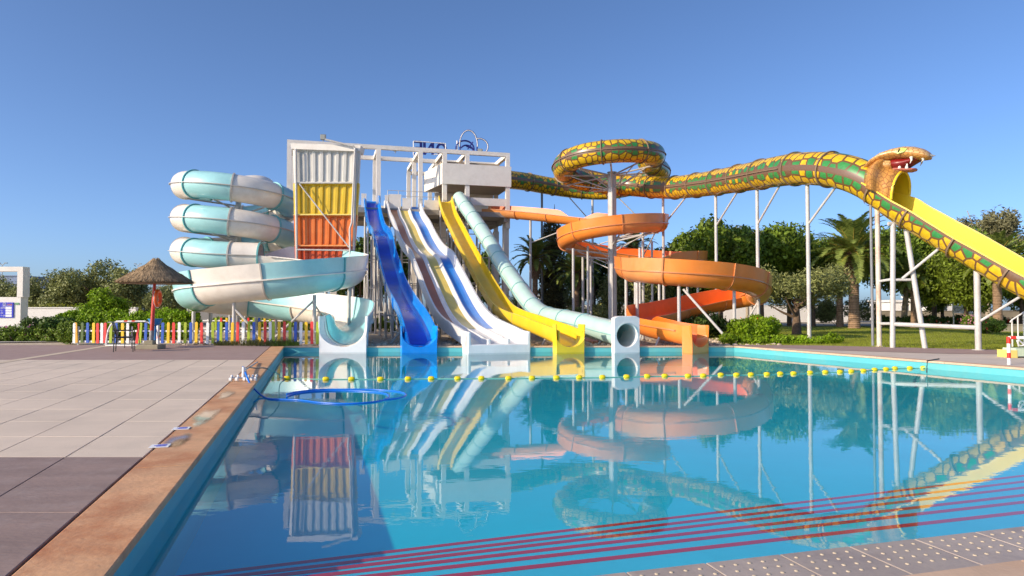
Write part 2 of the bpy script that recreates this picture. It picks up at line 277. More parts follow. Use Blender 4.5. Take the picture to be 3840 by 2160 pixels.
# ------------------------------------------------------------------ mesh builder
ORG = {}
class MB:
    def __init__(s): s.v = []; s.f = []; s.uv = []; s.has_uv = False
    def add(s, vs_, fs_, uvs=None):
        o = len(s.v); s.v += [tuple(p) for p in vs_]; s.f += [tuple(i + o for i in f) for f in fs_]
        if uvs is not None: s.has_uv = True; s.uv += list(uvs)
        else: s.uv += [(0, 0)] * len(vs_)
    def box(s, c, size, rz=0.0):
        c = Vector(c); a, b, h = [d / 2 for d in size]; cs, sn = math.cos(rz), math.sin(rz); P = []
        for z in (-h, h):
            for x, y in ((-a, -b), (a, -b), (a, b), (-a, b)): P.append((c.x + x * cs - y * sn, c.y + x * sn + y * cs, c.z + z))
        s.add(P, [(3, 2, 1, 0), (4, 5, 6, 7), (0, 1, 5, 4), (1, 2, 6, 5), (2, 3, 7, 6), (3, 0, 4, 7)])
    def prism(s, poly, z0, z1):
        n = len(poly); P = [(p[0], p[1], z0) for p in poly] + [(p[0], p[1], z1) for p in poly]
        s.add(P, [tuple(range(n - 1, -1, -1)), tuple(range(n, 2 * n))] + [(i, (i + 1) % n, n + (i + 1) % n, n + i) for i in range(n)])
    def bar(s, p, q_, w, h, up=(0, 0, 1)):
        p = Vector(p); q_ = Vector(q_); T = (q_ - p).normalized(); U = Vector(up)
        if abs(T.dot(U)) > 0.98: U = Vector((0, 1, 0))
        S = T.cross(U).normalized(); N = S.cross(T); P = []
        for c in (p, q_):
            for a, b in ((-1, -1), (1, -1), (1, 1), (-1, 1)): P.append(c + S * (a * w / 2) + N * (b * h / 2))
        s.add(P, [(0, 1, 2, 3), (7, 6, 5, 4), (0, 4, 5, 1), (1, 5, 6, 2), (2, 6, 7, 3), (3, 7, 4, 0)])
    def rod(s, pts, r, n=10, r2=None):
        pts = [Vector(p) for p in pts]; m = len(pts); P = []
        for i, p in enumerate(pts):
            T = (pts[min(i + 1, m - 1)] - pts[max(i - 1, 0)]).normalized(); U = Vector((0, 0, 1))
            if abs(T.z) > 0.95: U = Vector((0, 1, 0))
            S = T.cross(U).normalized(); N = S.cross(T); rr = r if r2 is None else r + (r2 - r) * i / (m - 1)
            P += [p + (S * math.cos(2 * math.pi * j / n) + N * math.sin(2 * math.pi * j / n)) * rr for j in range(n)]
        fs_ = [(i * n + j, (i + 1) * n + j, (i + 1) * n + (j + 1) % n, i * n + (j + 1) % n) for i in range(m - 1) for j in range(n)]
        fs_ += [tuple(range(n)), tuple(range(m * n - 1, (m - 1) * n - 1, -1))]
        s.add(P, fs_)
    def lathe(s, c, prof, n=20, axis=None):
        c = Vector(c); P = []
        for r, z in prof: P += [c + Vector((r * math.cos(2 * math.pi * j / n), r * math.sin(2 * math.pi * j / n), z)) for j in range(n)]
        m = len(prof)
        s.add(P, [(i * n + j, i * n + (j + 1) % n, (i + 1) * n + (j + 1) % n, (i + 1) * n + j) for i in range(m - 1) for j in range(n)] + [tuple(range(n - 1, -1, -1)), tuple(range((m - 1) * n, m * n))])
    def ball(s, c, rad, n=12, m=8):
        c = Vector(c); P = []; rad = Vector(rad) if hasattr(rad, '__len__') else Vector((rad,) * 3)
        for i in range(1, m):
            t = math.pi * i / m
            P += [c + Vector((rad.x * math.sin(t) * math.cos(2 * math.pi * j / n), rad.y * math.sin(t) * math.sin(2 * math.pi * j / n), rad.z * math.cos(t))) for j in range(n)]
        k = len(P); P += [c + Vector((0, 0, rad.z)), c - Vector((0, 0, rad.z))]
        fs_ = [(i * n + j, (i + 1) * n + j, (i + 1) * n + (j + 1) % n, i * n + (j + 1) % n) for i in range(m - 2) for j in range(n)]
        fs_ += [(k, j, (j + 1) % n) for j in range(n)] + [(k + 1, (m - 2) * n + (j + 1) % n, (m - 2) * n + j) for j in range(n)]
        s.add(P, fs_)
    def sweep(s, pts, prof, caps=True, uvf=None, closed=True, lead=None, tail=None, strip=False):
        """prof: function(i) -> list of (u, v) or a fixed list; frames stay level"""
        m = len(pts); P = []; UV = []; n = None; acc = 0.0
        for i in range(m):
            a = pts[i - 1] if i > 0 else (lead if lead is not None else pts[0]); b = pts[i + 1] if i < m - 1 else (tail if tail is not None else pts[-1])
            T = (b - a).normalized(); S = T.cross(Vector((0, 0, 1))).normalized(); N = S.cross(T)
            pr = prof(i) if callable(prof) else prof; n = len(pr)
            if i: acc += (pts[i] - pts[i - 1]).length
            for j, (u, v) in enumerate(pr):
                P.append(pts[i] + S * u + N * v)
                if uvf: UV.append(uvf(acc, j, u, v))
        rngj = range(n) if closed else range(n - 1)
        fs_ = [(i * n + j, (i + 1) * n + j, (i + 1) * n + (j + 1) % n, i * n + (j + 1) % n) for i in range(m - 1) for j in rngj]
        if caps and closed:
            if strip:
                for o_ in (0, (m - 1) * n): fs_ += [(o_ + j, o_ + j + 1, o_ + n - 2 - j, o_ + n - 1 - j) for j in range(n // 2 - 1)]
            else: fs_ += [tuple(range(n)), tuple(range(m * n - 1, (m - 1) * n - 1, -1))]
        s.add(P, fs_, UV if uvf else None)
    def build(s, name, mat, parent=None, smooth=None, kind=None, flip=True, loc=None):
        o_ = Vector(ORG.get(parent, (0, 0, 0)) if parent else (loc or (0, 0, 0)))
        me = bpy.data.meshes.new(name); me.from_pydata([(p[0] - o_.x, p[1] - o_.y, p[2] - o_.z) for p in s.v], [], s.f)
        if s.has_uv:
            ul = me.uv_layers.new(name='UVMap'); li = np.empty(len(me.loops), dtype=np.int32); me.loops.foreach_get('vertex_index', li)
            ul.data.foreach_set('uv', np.array(s.uv, dtype=np.float32)[li].ravel())
        bm = bmesh.new(); bm.from_mesh(me); bmesh.ops.recalc_face_normals(bm, faces=bm.faces); bm.to_mesh(me); bm.free()
        if smooth: me.polygons.foreach_set('use_smooth', [True] * len(me.polygons)); me.set_sharp_from_angle(angle=R(smooth))
        me.materials.append(MATS[mat])
        return link(name, me, parent, kind, o_)
def link(name, me, parent=None, kind=None, org=(0, 0, 0)):
    o = bpy.data.objects.new(name, me); COL.objects.link(o); ORG[o] = Vector(org)
    if parent is not None: o.parent = parent
    else: o.location = org
    if kind: o['kind'] = kind
    return o
def thing(name, label, cat, loc=(0, 0, 0), group=None):
    o = bpy.data.objects.new(name, None); COL.objects.link(o); o.location = loc; o.empty_display_size = 0.3
    ORG[o] = Vector(loc); tag(o, label, cat, group); return o
def tag(o, label, cat, group=None):
    o['label'] = label; o['category'] = cat
    if group: o['group'] = group
    return o
def copy_tree(o, loc=None, rz=None, scale=None, parent=None):
    c = o.copy(); COL.objects.link(c); c.parent = parent
    if loc is not None: c.location = loc
    if rz is not None: c.rotation_euler.z = rz
    if scale is not None: c.scale = (scale,) * 3
    for ch in o.children: copy_tree(ch, parent=c)
    return c
def bevel(o, w=0.01, seg=2):
    b = o.modifiers.new('bevel', 'BEVEL'); b.width = w; b.segments = seg; b.limit_method = 'ANGLE'; return o
def catmull(P, step=0.3):
    P = [Vector(p) for p in P]; Q = [P[0] * 2 - P[1]] + P + [P[-1] * 2 - P[-2]]; out = []
    for i in range(1, len(Q) - 2):
        a, b, c, d = Q[i - 1:i + 3]
        t1 = max((b - a).length, 1e-4) ** 0.5; t2 = t1 + max((c - b).length, 1e-4) ** 0.5; t3 = t2 + max((d - c).length, 1e-4) ** 0.5
        for k in range(24):
            t = t1 + (t2 - t1) * k / 24
            A1 = a * ((t1 - t) / t1) + b * (t / t1); A2 = b * ((t2 - t) / (t2 - t1)) + c * ((t - t1) / (t2 - t1)); A3 = c * ((t3 - t) / (t3 - t2)) + d * ((t - t2) / (t3 - t2))
            B1 = A1 * ((t2 - t) / t2) + A2 * (t / t2); B2 = A2 * ((t3 - t) / (t3 - t1)) + A3 * ((t - t1) / (t3 - t1))
            out.append(B1 * ((t2 - t) / (t2 - t1)) + B2 * ((t - t1) / (t2 - t1)))
    out.append(P[-1].copy())
    return resample(out, step)
def resample(out, step):
    L = [0]
    for i in range(1, len(out)): L.append(L[-1] + (out[i] - out[i - 1]).length)
    n = max(2, int(round(L[-1] / step))); res = []; j = 0
    for k in range(n + 1):
        t = L[-1] * k / n
        while j < len(L) - 2 and L[j + 1] < t: j += 1
        f = (t - L[j]) / max(L[j + 1] - L[j], 1e-9); res.append(out[j].lerp(out[j + 1], min(max(f, 0), 1)))
    return res
def circ(r, n=28, a0=0.0): return [(r * math.cos(2 * math.pi * j / n + a0), r * math.sin(2 * math.pi * j / n + a0)) for j in range(n)]
def half_pipe(r, hl, hr, t=0.035, n=14, lean=0.10, inner_only=False):
    o = [(-r - hl * lean, hl)] + [(-r * math.cos(math.pi * j / n), -r * math.sin(math.pi * j / n)) for j in range(n + 1)] + [(r + hr * lean, hr)]
    ri = r - t
    i_ = [(-ri - hl * lean, hl)] + [(-ri * math.cos(math.pi * j / n), -ri * math.sin(math.pi * j / n)) for j in range(n + 1)] + [(ri + hr * lean, hr)]
    return o + i_[::-1]
def u_chan(w, h, t=0.05, n=10, rnd=0.30):
    """U channel, inside floor at v=0 in the middle"""
    def side(hw, off):
        pts = [(-hw, h)]
        for j in range(n + 1):
            a = math.pi * j / n; c = math.cos(a); sn = math.sin(a)
            pts.append((-hw * math.copysign(abs(c) ** 0.55, c), rnd * (1 - abs(sn) ** 0.8) - off))
        pts.append((hw, h)); return pts
    return side(w / 2, t) + side(w / 2 - t, 0)[::-1]

def seg_slide(root, pts, cuts, prof, mats, ring=None, ring_mat=None, uvf=None, smooth=60, name='section', strip=True):
    """one object for each moulded section, one flange ring at each joint"""
    for k in range(len(cuts) - 1):
        a, b = cuts[k], cuts[k + 1]; mb = MB()
        mb.sweep(pts[a:b + 1], (lambda i, a=a: prof(i + a)) if callable(prof) else prof, uvf=uvf, lead=pts[a - 1] if a > 0 else None, tail=pts[b + 1] if b + 1 < len(pts) else None, strip=strip)
        mb.build(name, mats[k % len(mats)], root, smooth)
    if ring:
        for k, c in enumerate(cuts):
            if c <= 0 or c >= len(pts) - 1: continue
            T = (pts[c + 1] - pts[c - 1]).normalized(); w = 0.035
            mb = MB(); mb.sweep([pts[c] - T * w, pts[c], pts[c] + T * w], ring(c) if callable(ring) and not isinstance(ring, list) else ring, strip=strip)
            mb.build('flange', ring_mat[k % len(ring_mat)] if isinstance(ring_mat, (list, tuple)) else ring_mat, root, 50)
def rib_line(root, pts, off, w, h, mat, name='seam_rib'):
    mb = MB(); prof = [(off[0] - w, off[1] - h), (off[0] + w, off[1] - h), (off[0] + w, off[1] + h), (off[0] - w, off[1] + h)]
    mb.sweep(pts, prof); return mb.build(name, mat, root, 40)
def post(root, x, y, z1, r=0.075, z0=0.0, mat='steel', name='support_post', n=10):
    mb = MB(); mb.rod([(x, y, z0 - 0.05), (x, y, z1)], r, n); mb.lathe((x, y, z0), [(r * 2.0, 0), (r * 2.0, 0.03)], 10)
    return mb.build(name, mat, root, 40)
def strut(root, p, q_, r=0.045, mat='steel', name='brace', n=8):
    mb = MB(); mb.rod([p, q_], r, n); return mb.build(name, mat, root, 40)

# ================================================================== SETTING: ground, pool, decks
WZ = -0.25
def isect(p, d, r, e):
    den = d.x * e.y - d.y * e.x; t = ((r.x - p.x) * e.y - (r.y - p.y) * e.x) / den
    return Vector((p.x + d.x * t, p.y + d.y * t, 0))
FL = gnd(1063, 1298); FR = gnd(2754, 1297); LN = gnd(372, 2160); RN = gnd(3840, 1379)
N1 = gnd(2236, 2160, -0.2); N2 = gnd(3840, 1975, -0.2)
NL = isect(LN, LN - FL, N1, N2 - N1); NR = isect(RN, RN - FR, N1, N2 - N1)
POOL = [NL, NR, FR, FL]
for p in POOL: p.z = 0
PC = sum(POOL, Vector()) / 4
def off_poly(P, d):
    out = []; n = len(P)
    for i in range(n):
        a, b, c = P[i - 1], P[i], P[(i + 1) % n]; e1 = (b - a).normalized(); e2 = (c - b).normalized()
        n1 = Vector((e1.y, -e1.x, 0)); n2 = Vector((e2.y, -e2.x, 0))
        d1 = d[i - 1] if hasattr(d, '__len__') else d; d2 = d[i] if hasattr(d, '__len__') else d
        out.append(isect(a + n1 * d1, e1, c + n2 * d2, e2))
    return out
def sheet(name, poly, z, mat, kind='structure', thick=0.0):
    mb = MB()
    if thick: mb.prism(poly, z - thick, z)
    else: mb.add([(p[0], p[1], z) for p in poly], [tuple(range(len(poly)))])
    return mb.build(name, mat, None, None, kind)
# ground with the pool cut out
big = [(-900, -300), (900, -300), (900, 1500), (-900, 1500)]; hole = off_poly(POOL, [9.5, 0.2, 0.2, 0.2])
mb = MB(); mb.add([(x, y, -0.07) for x, y in big] + [(p.x, p.y, -0.07) for p in hole], [(0, 1, 5, 4), (1, 2, 6, 5), (2, 3, 7, 6), (3, 0, 4, 7)])
mb.build('ground', 'ground', None, None, 'structure')
# basin
mb = MB(); fl = off_poly(POOL, 0.0); mb.add([(p.x, p.y, -0.86) for p in fl], [(0, 1, 2, 3)]); mb.build('pool_floor', 'pool_floor', None, None, 'structure')
outp = off_poly(POOL, 0.22)
for i, (nm, top) in enumerate((('pool_wall_near', -0.262), ('pool_wall_right', -0.065), ('pool_wall_far', -0.065), ('pool_wall_left', -0.065))):
    a, b, c, d = POOL[i], POOL[(i + 1) % 4], outp[(i + 1) % 4], outp[i]
    mb = MB(); mb.prism([a, b, c, d], -1.3, top); mb.build(nm, 'pool_wall', None, None, 'structure')
wp = off_poly(POOL, -0.002)
mb = MB(); mb.add([(p.x, p.y, WZ) for p in wp], [(0, 1, 2, 3)]); mb.build('water', 'pool_water', None, None, 'structure')
# entry steps with red edges
en = (NR - NL).normalized(); ein = Vector((-en.y, en.x, 0))        # ein points into the pool
yl_ = [2163, 2130, 2107, 2086.6, 2068.8, 2048]; yr_ = [1915.6, 1878, 1852.8, 1824.6, 1802.6, 1780.6]; xl_ = [470, 495, 522, 547, 584, 621]
L1 = (NR - NL).length
def nearpt(s, o): return NL + en * s + ein * o
steps = thing('entry_steps', 'wide underwater entry steps with red edge stripes at the near end of the pool', 'pool steps', tuple(nearpt(5, 1)))
steps.location.z = -0.86; ORG[steps] = Vector(steps.location)
prev = (nearpt(-0.1, 0.004), nearpt(L1, 0.004))
for k in range(6):
    zk = WZ - 0.055 - 0.10 * k; A = gnd(1600, yl_[k], zk); B = gnd(3840, yr_[k], zk); d = (B - A).normalized(); nn = Vector((-d.y, d.x, 0))
    A2 = A - d * 4.0; B2 = B + d * 9.0
    mb = MB(); mb.prism([prev[0], prev[1], B2, A2], -0.859, zk); mb.build('step', 'step_blue', steps)
    S = A.copy()
    while W0 / 2 + F * S.x / S.y > xl_[k] and (S - A).length < 3.5: S -= d * 0.02
    w = 0.072
    mb = MB(); mb.prism([S - nn * w, B2 - nn * w - d * 2, B2 - nn * 0.004 - d * 2, S - nn * 0.004], zk - 0.004, zk + 0.004); mb.build('edge_stripe', 'step_red', steps)
    prev = (A2 + nn * 0.0015, B2 + nn * 0.0015)

# left deck -------------------------------------------------------
ldir = (LN - FL)
def xe(Y): return FL.x + ldir.x * (Y - FL.y) / ldir.y
CW = 0.52 * math.hypot(ldir.x, ldir.y) / abs(ldir.y)
def xo(Y): return xe(Y) - CW
YN = gnd(0, 1713).y; YF = gnd(300, 1349.5).y
deck = sheet('deck_left', [(xo(1.5), 1.5), (xo(YF + 0.02), YF + 0.02), (-34, YF + 0.02), (-24, 1.5)], -0.022, 'joint')
WX = 0.815
def slab(poly, mat, g=0.006, z=0.0):
    c = sum((Vector((p[0], p[1], 0)) for p in poly), Vector()) / 4; P = []
    for p in poly:
        v = Vector((p[0], p[1], 0)); d = v - c; P.append((v.x - math.copysign(g, d.x), v.y - math.copysign(g * 0.6, d.y)))
    mb = MB(); mb.prism(P, -0.03, z); return bevel(mb.build('paving_slab', mat, deck), 0.004, 1)
rows = np.linspace(YN, YF, 13)
for i in range(22):
    for j in range(12):
        y0, y1 = rows[j], rows[j + 1]; p = [(xo(y) - WX * a, y) for a, y in ((i + 1, y0), (i, y0), (i, y1), (i + 1, y1))]
        if p[2][0] < -(y1 * 0.80 + 1.5): continue
        slab(p, 'slab_light', z=random.uniform(-0.003, 0.0))
nrows = [1.6, 3.4, 5.35, YN]
for i in range(0, 12, 1):
    for j in range(3):
        y0, y1 = nrows[j], nrows[j + 1]; p = [(xo(y) - WX * 1.0 * a, y) for a, y in ((i + 1, y0), (i, y0), (i, y1), (i + 1, y1))]
        if p[2][0] < -(y1 * 0.80 + 2.0): continue
        slab(p, 'slab_dark', z=random.uniform(-0.003, 0.0))
# far dark band and the pale strip across it
FY = FL.y
sheet('deck_far_band', [(-48, YF + 0.02), (xo(YF + 0.02), YF + 0.02), (xo(FY + 0.9), FY + 0.9), (-60, FY + 0.9)], 0.0, 'deck_far', thick=0.05)
a, b = gnd(-120, 1379), gnd(402, 1297.5); dvec = (b - a).normalized(); nv = Vector((-dvec.y, dvec.x, 0)) * 0.16
sheet('pale_strip', [a - nv, b - nv, b + nv, a + nv], 0.006, 'strip_tan')
a, b = gnd(-200, 1287), gnd(215, 1282); sheet('path', [a, b, b + Vector((-1, 5, 0)), a + Vector((-6, 6, 0))], 0.012, 'path_grey')
# far bank: gravel under the slides
sheet('gravel_bed', [(-26, FY + 0.55), (16, FY + 0.6), (22, 62), (-30, 62)], -0.03, 'gravel')
# right deck: brown band, lighter band, lawn
rd = (RN - FR).normalized(); rn = Vector((-rd.y, rd.x, 0)); 
if rn.x < 0: rn = -rn
R0, R1 = FR - rd * 0.6, NR + rd * 6
sheet('deck_right', [R0 + rn * 0.42, R1 + rn * 0.42, R1 + rn * 14, gnd(3840, 1322) + Vector((6, -3, 0)), gnd(3700, 1324), gnd(3250, 1309), gnd(2760, 1293)], -0.004, 'deck_right', thick=0.05)
sheet('deck_right_band', [gnd(2752, 1297.5), gnd(3150, 1314.5), gnd(3560, 1327), gnd(3840, 1329) , gnd(4300, 1329), gnd(4300, 1300), gnd(3840, 1315), gnd(3500, 1306), gnd(3080, 1296), gnd(2745, 1293)], 0.004, 'deck_far')
lawn_poly = [gnd(2745, 1292.5), gnd(3080, 1296.3), gnd(3500, 1306.3), gnd(3840, 1315.3), gnd(4300, 1302), Vector((60, 40, 0)), Vector((70, 66, 0)), Vector((14, 66, 0)), Vector((11, 40, 0))]
sheet('lawn', lawn_poly, 0.0, 'lawn')
# copings --------------------------------------------------------
def coping(name, A, B, w, mat, step, side, drop=0.065, gap=0.004):
    d = (B - A); L = d.length; d.normalize(); nn = Vector((d.y, -d.x, 0)) * side; n = max(1, int(round(L / step)))
    root = thing(name[0], name[1], 'coping', tuple((A + B) / 2)); root['kind'] = 'structure'
    for key in ('label', 'category'): del root[key]
    for k in range(n):
        s0 = L * k / n + gap / 2; s1 = L * (k + 1) / n - gap / 2
        pts = [A + d * s0 - nn * 0.035, A + d * s1 - nn * 0.035, A + d * s1 + nn * w, A + d * s0 + nn * w]
        mb = MB(); mb.prism(pts, -drop, random.uniform(-0.002, 0.002)); bevel(mb.build('coping_stone', mat, root), 0.012, 2)
    return root
cl = coping(('coping_left', ''), NL, FL + ldir.normalized() * -0.02, 0.50, 'coping', 3.2, -1)
cf = coping(('coping_far', ''), FL + Vector((0.04, 0, 0)), FR - Vector((0.04, 0, 0)), 0.32, 'coping_tan', 2.4, -1)
cr_ = coping(('coping_right', ''), FR, NR, 0.40, 'coping_tan', 2.4, -1)
# near edge: grey drilled tiles, then a tan band
nt_ = coping(('coping_near', ''), nearpt(0.0, -0.60), nearpt(L1, -0.60), 0.5, 'coping_tan', 1.2, 1, drop=0.3)
for ch in nt_.children: ch.location.z -= 0.19
tiles = thing('edge_tiles', '', 'x', tuple(nearpt(5, -0.3))); tiles['kind'] = 'structure'
for key in ('label', 'category'): del tiles[key]
s_ref = (gnd(3440, 2026, -0.2) - NL).dot(en); k0 = int((0 - s_ref) / 0.6) - 1
for k in range(k0, k0 + 34):
    s0 = s_ref + k * 0.6 + 0.004; s1 = s0 + 0.592
    if s0 < 0.0 or s1 > L1: continue
    mb = MB(); mb.prism([nearpt(s0, -0.592), nearpt(s1, -0.592), nearpt(s1, 0.012), nearpt(s0, 0.012)], -0.262, -0.2); t_ = bevel(mb.build('edge_tile', 'near_tile', tiles), 0.005, 1)
    mb = MB()
    for ii in range(5):
        for jj in range(4):
            o = -0.08 - 0.105 * jj; s = s0 + 0.07 + 0.108 * ii + (0.05 if jj % 2 else 0)
            if s > s1 - 0.03: continue
            mb.lathe(nearpt(s, o) + Vector((0, 0, -0.203)), [(0.0165, 0), (0.015, 0.006), (0.009, 0.009)], 8)
    nb = mb.build('tile_nubs', 'tile_nub', tiles, 60); nb['kind'] = 'stuff'
mb = MB(); mb.prism([nearpt(0, -0.602), nearpt(L1, -0.602), nearpt(L1, 0.0), nearpt(0, 0.0)], -0.32, -0.264); mb.build('tile_bed', 'strip_tan', tiles)
dl = (NL - FL).normalized()
sheet('near_deck', [nearpt(-0.6, -1.08), nearpt(L1 + 3, -1.08), nearpt(L1 + 3, -9), nearpt(-0.6, -9)], -0.19, 'slab_light', thick=0.05)
# puddles on the left coping
def puddle(px, py, w, l, seed):
    c = gnd(px, py); rr = random.Random(seed); u = ldir.normalized(); v = Vector((-u.y, u.x, 0)); P = []
    for k in range(22):
        a = 2 * math.pi * k / 22; m = 1 + 0.14 * math.sin(3 * a + seed) + 0.08 * math.sin(5 * a + 2 * seed)
        P.append(c + u * (math.cos(a) * l * m) + v * (math.sin(a) * w * m))
    mb = MB(); mb.add([(c.x, c.y, 0.0042)] + [(p.x, p.y, 0.0042) for p in P], [(0, 1 + k, 1 + (k + 1) % 22) for k in range(22)], [(0, 0)] + [(1, 0)] * 22); mb.build('puddle', 'puddle', cl)
for i, (x, y, w, l) in enumerate(((668, 1652, 0.12, 0.40), (770, 1562, 0.14, 0.75), (848, 1480, 0.11, 0.6))): puddle(x, y, w * 1.35, l * 1.35, i)
def curb_sign(px, py, label):
    c = gnd(px, py); u = ldir.normalized(); v = Vector((-u.y, u.x, 0)); a, b = 0.10, 0.09
    r = thing('depth_marker', label, 'pool marker', (c.x, c.y, 0.002))
    mb = MB(); mb.prism([c + v * a + u * b, c - v * a + u * b, c - v * a - u * b, c + v * a - u * b], 0.002, 0.010); mb.build('tile_plate', 'print_white', r)
    mb = MB()
    for k in (-1, 0, 1):
        o = c + u * (0.045 * k); mb.prism([o + v * 0.07 + u * 0.012, o - v * (0.06 - 0.03 * abs(k)) + u * 0.012, o - v * (0.06 - 0.03 * abs(k)) - u * 0.012, o + v * 0.07 - u * 0.012], 0.0102, 0.0125)
    mb.build('blue_mark', 'board_blue', r)
curb_sign(600, 1674, 'white depth marker with blue mark on the rusty coping, nearer the camera')
curb_sign(680, 1608, 'small white depth marker on the rusty coping, farther from the camera')

# ================================================================== TOWER geometry (plan frame)
TL = Vector((xd(1358, 53.9), 53.9, 0)); TR = Vector((xd(1911, 57.0), 57.0, 0))
te = (TR - TL).normalized(); tn = Vector((-te.y, te.x, 0))            # te along the front, tn to the back
def front_s(px):
    d = ray(px, 1000); t = isect(Vector((0, 0, 0)), Vector((d.x, d.y, 0)), TL, te); return (t - TL).dot(te)
def tw(s, l, z): p = TL + te * s + tn * l; return Vector((p.x, p.y, z))
def front_D(px): return tw(front_s(px), 0, 0).y
def outlet(root, mat, end, d, w, top, inner_r, floor, length=0.42, zb=-0.32, name='outlet'):
    """block with a rounded cut, standing in the water at the end of a chute"""
    d = Vector((d.x, d.y, 0)).normalized(); hw = w / 2; n = 14; cz = floor + inner_r
    out = [(-hw, top), (-hw, zb + 0.0)] + [(-hw + w * j / (n - 1), zb) for j in range(1, n - 1)] + [(hw, zb), (hw, top)]
    def inner(f):
        r = inner_r * f; k = min(top - 0.0, cz)
        return [(-r * 1.0 - 0.02, top)] + [(-r * math.cos(math.pi * j / n), max(cz - inner_r * math.sin(math.pi * j / n), floor)) for j in range(n + 1)] + [(r + 0.02, top)]
    o = [(-hw, top)] + [(-hw, zb + (top - zb) * (1 - j / 2)) for j in range(1, 3)] + [(-hw + w * j / (n - 2), zb) for j in range(1, n - 2)] + [(hw, zb), (hw, (zb + top) / 2), (hw, top)]
    o = o[:n + 3] if len(o) > n + 3 else o + [(hw, top)] * (n + 3 - len(o))
    pr = lambda i: [(u, v) for u, v in o] + inner(1.0 + 0.12 * i)[::-1]
    p0 = Vector((end.x, end.y, 0)); mb = MB(); mb.sweep([p0 - d * length, p0 - d * length * 0.4, p0], pr, strip=True); return bevel(mb.build(name, mat, root, 35), 0.03, 3)

# ------------------------------------------------------------------ 1. aqua and white spiral
CA = Vector((xd(890, 42.5), 42.5, 0)); RA = 3.0; TA = 0.78; TB = 0.88
aq = thing('spiral_tube_slide', 'aqua and white spiral tube slide winding down beside the coloured panel shaft', 'water slide', (CA.x, CA.y, 0))
P = [Vector((xd(905, 47.5), 47.5, 9.75)), Vector((xd(985, 46.2), 46.2, 9.62))]
for k in range(0, 35):
    ph = -270 + k * 26.47
    if ph > 632: break
    P.append(CA + Vector((RA * math.cos(R(ph)), RA * math.sin(R(ph)), 8.62 - 1.98 * (ph + 90) / 360)))
P.append(Vector((xd(975, 39.75), 39.75, 4.58)))
tube = catmull(P, 0.2); n = len(tube); cuts = [0]
for j in range(-3, 17):     # eight moulded sections for each turn
    ph = -75 + 45 * j; tgt = CA + Vector((RA * math.cos(R(ph)), RA * math.sin(R(ph)), 8.62 - 1.98 * (ph + 90) / 360)); i = min(range(n), key=lambda i: (tube[i] - tgt).length)
    if i > cuts[-1] + 3: cuts.append(i)
if n - 1 - cuts[-1] < 5: cuts[-1] = n - 1
else: cuts.append(n - 1)
CO0 = (len([c for c in cuts if c <= min(range(n), key=lambda i: (tube[i] - (CA + Vector((RA * math.cos(R(-75)), RA * math.sin(R(-75)), 8.54)))).length)]) - 1) % 2
# alternate colours: the front sections read white left, aqua mid, white right
ring_pr = lambda r0, r1: (lambda c: circ(r1, 28) )
def annulus(r, t, n=28): return circ(r, n)
for k in range(len(cuts) - 1):
    a, b = cuts[k], cuts[k + 1]; mb = MB(); last = k == len(cuts) - 2
    mb.sweep(tube[a:b + 1], circ(TA, 30), caps=False, lead=tube[a - 1] if a else None, tail=tube[b + 1] if b + 1 < n else None)
    mb.sweep(tube[a:b + 1], circ(TA - 0.05, 30), caps=False, lead=tube[a - 1] if a else None, tail=tube[b + 1] if b + 1 < n else None)
    mb.build('tube_section', ('white_gel', 'aqua_gel')[(k + CO0) % 2], aq, 60)
for k, c in enumerate(cuts[1:]):
    T = (tube[min(c + 1, n - 1)] - tube[c - 1]).normalized(); mb = MB(); mb.sweep([tube[c] - T * 0.04, tube[c] + T * 0.04], circ(TA + 0.075, 30), caps=False)
    mb.sweep([tube[c] - T * 0.04, tube[c] + T * 0.04], circ(TA - 0.04, 30), caps=False)
    o0 = MB(); pr = circ(TA + 0.075, 30); pi_ = circ(TA - 0.05, 30)
    for sgn in (-1, 1):
        o0.sweep([tube[c] + T * 0.04 * sgn], pr, caps=False); 
        S = T.cross(Vector((0, 0, 1))).normalized(); N_ = S.cross(T); base = len(mb.v)
        vs2 = [tube[c] + T * 0.04 * sgn + S * u + N_ * v for u, v in pr + pi_]; m_ = len(pr)
        mb.add(vs2, [(j, (j + 1) % m_, m_ + (j + 1) % m_, m_ + j) for j in range(m_)])
    mb.build('flange', ('aqua_rim', 'white_rim')[(k + CO0) % 2], aq, 50)
for sgn in (-1, 1): rib_line(aq, tube, (sgn * (TA + 0.045), 0), 0.05, 0.022, 'white_rim')
# open trough after the tube
Q = [Vector((xd(975, 39.75), 39.75, 4.58)), Vector((xd(1060, 39.9), 39.9, 4.48)), Vector((xd(1170, 39.6), 39.6, 4.30)), Vector((xd(1262, 38.5), 38.5, 4.05)), Vector((-8.55, 36.3, 3.62)), Vector((-9.4, 34.0, 3.25)),
     Vector((-11.0, 33.2, 2.98)), Vector((-13.2, 33.2, 2.76)), Vector((-15.2, 33.9, 2.58)), Vector((-16.35, 35.6, 2.40)), Vector((-16.0, 37.5, 2.2)), Vector((-14.4, 38.6, 2.0)), Vector((-12.3, 38.3, 1.78)), Vector((-10.2, 37.2, 1.56)), Vector((-8.5, 35.2, 1.34)), Vector((-7.55, 32.8, 1.14)), Vector((-7.15, 30.8, 0.95)), Vector((-7.08, 29.45, 0.84))]
tr_ = catmull(Q, 0.32); n = len(tr_); nend = n - 6
def aq_prof(i):
    hl = 0.78; hr = 0.0
    if i < 4: hl = 0.15 + 0.63 * i / 4
    if i > n - 9: hl = max(0.42, 0.78 - 0.05 * (i - n + 9)); hr = min(0.42, 0.1 * (i - n + 9))
    return half_pipe(TA + (TB - TA) * min(1, i / 8), hl, hr, 0.04, 14, 0.16)
cuts = list(range(0, n, 10)); cuts[-1] = n - 1
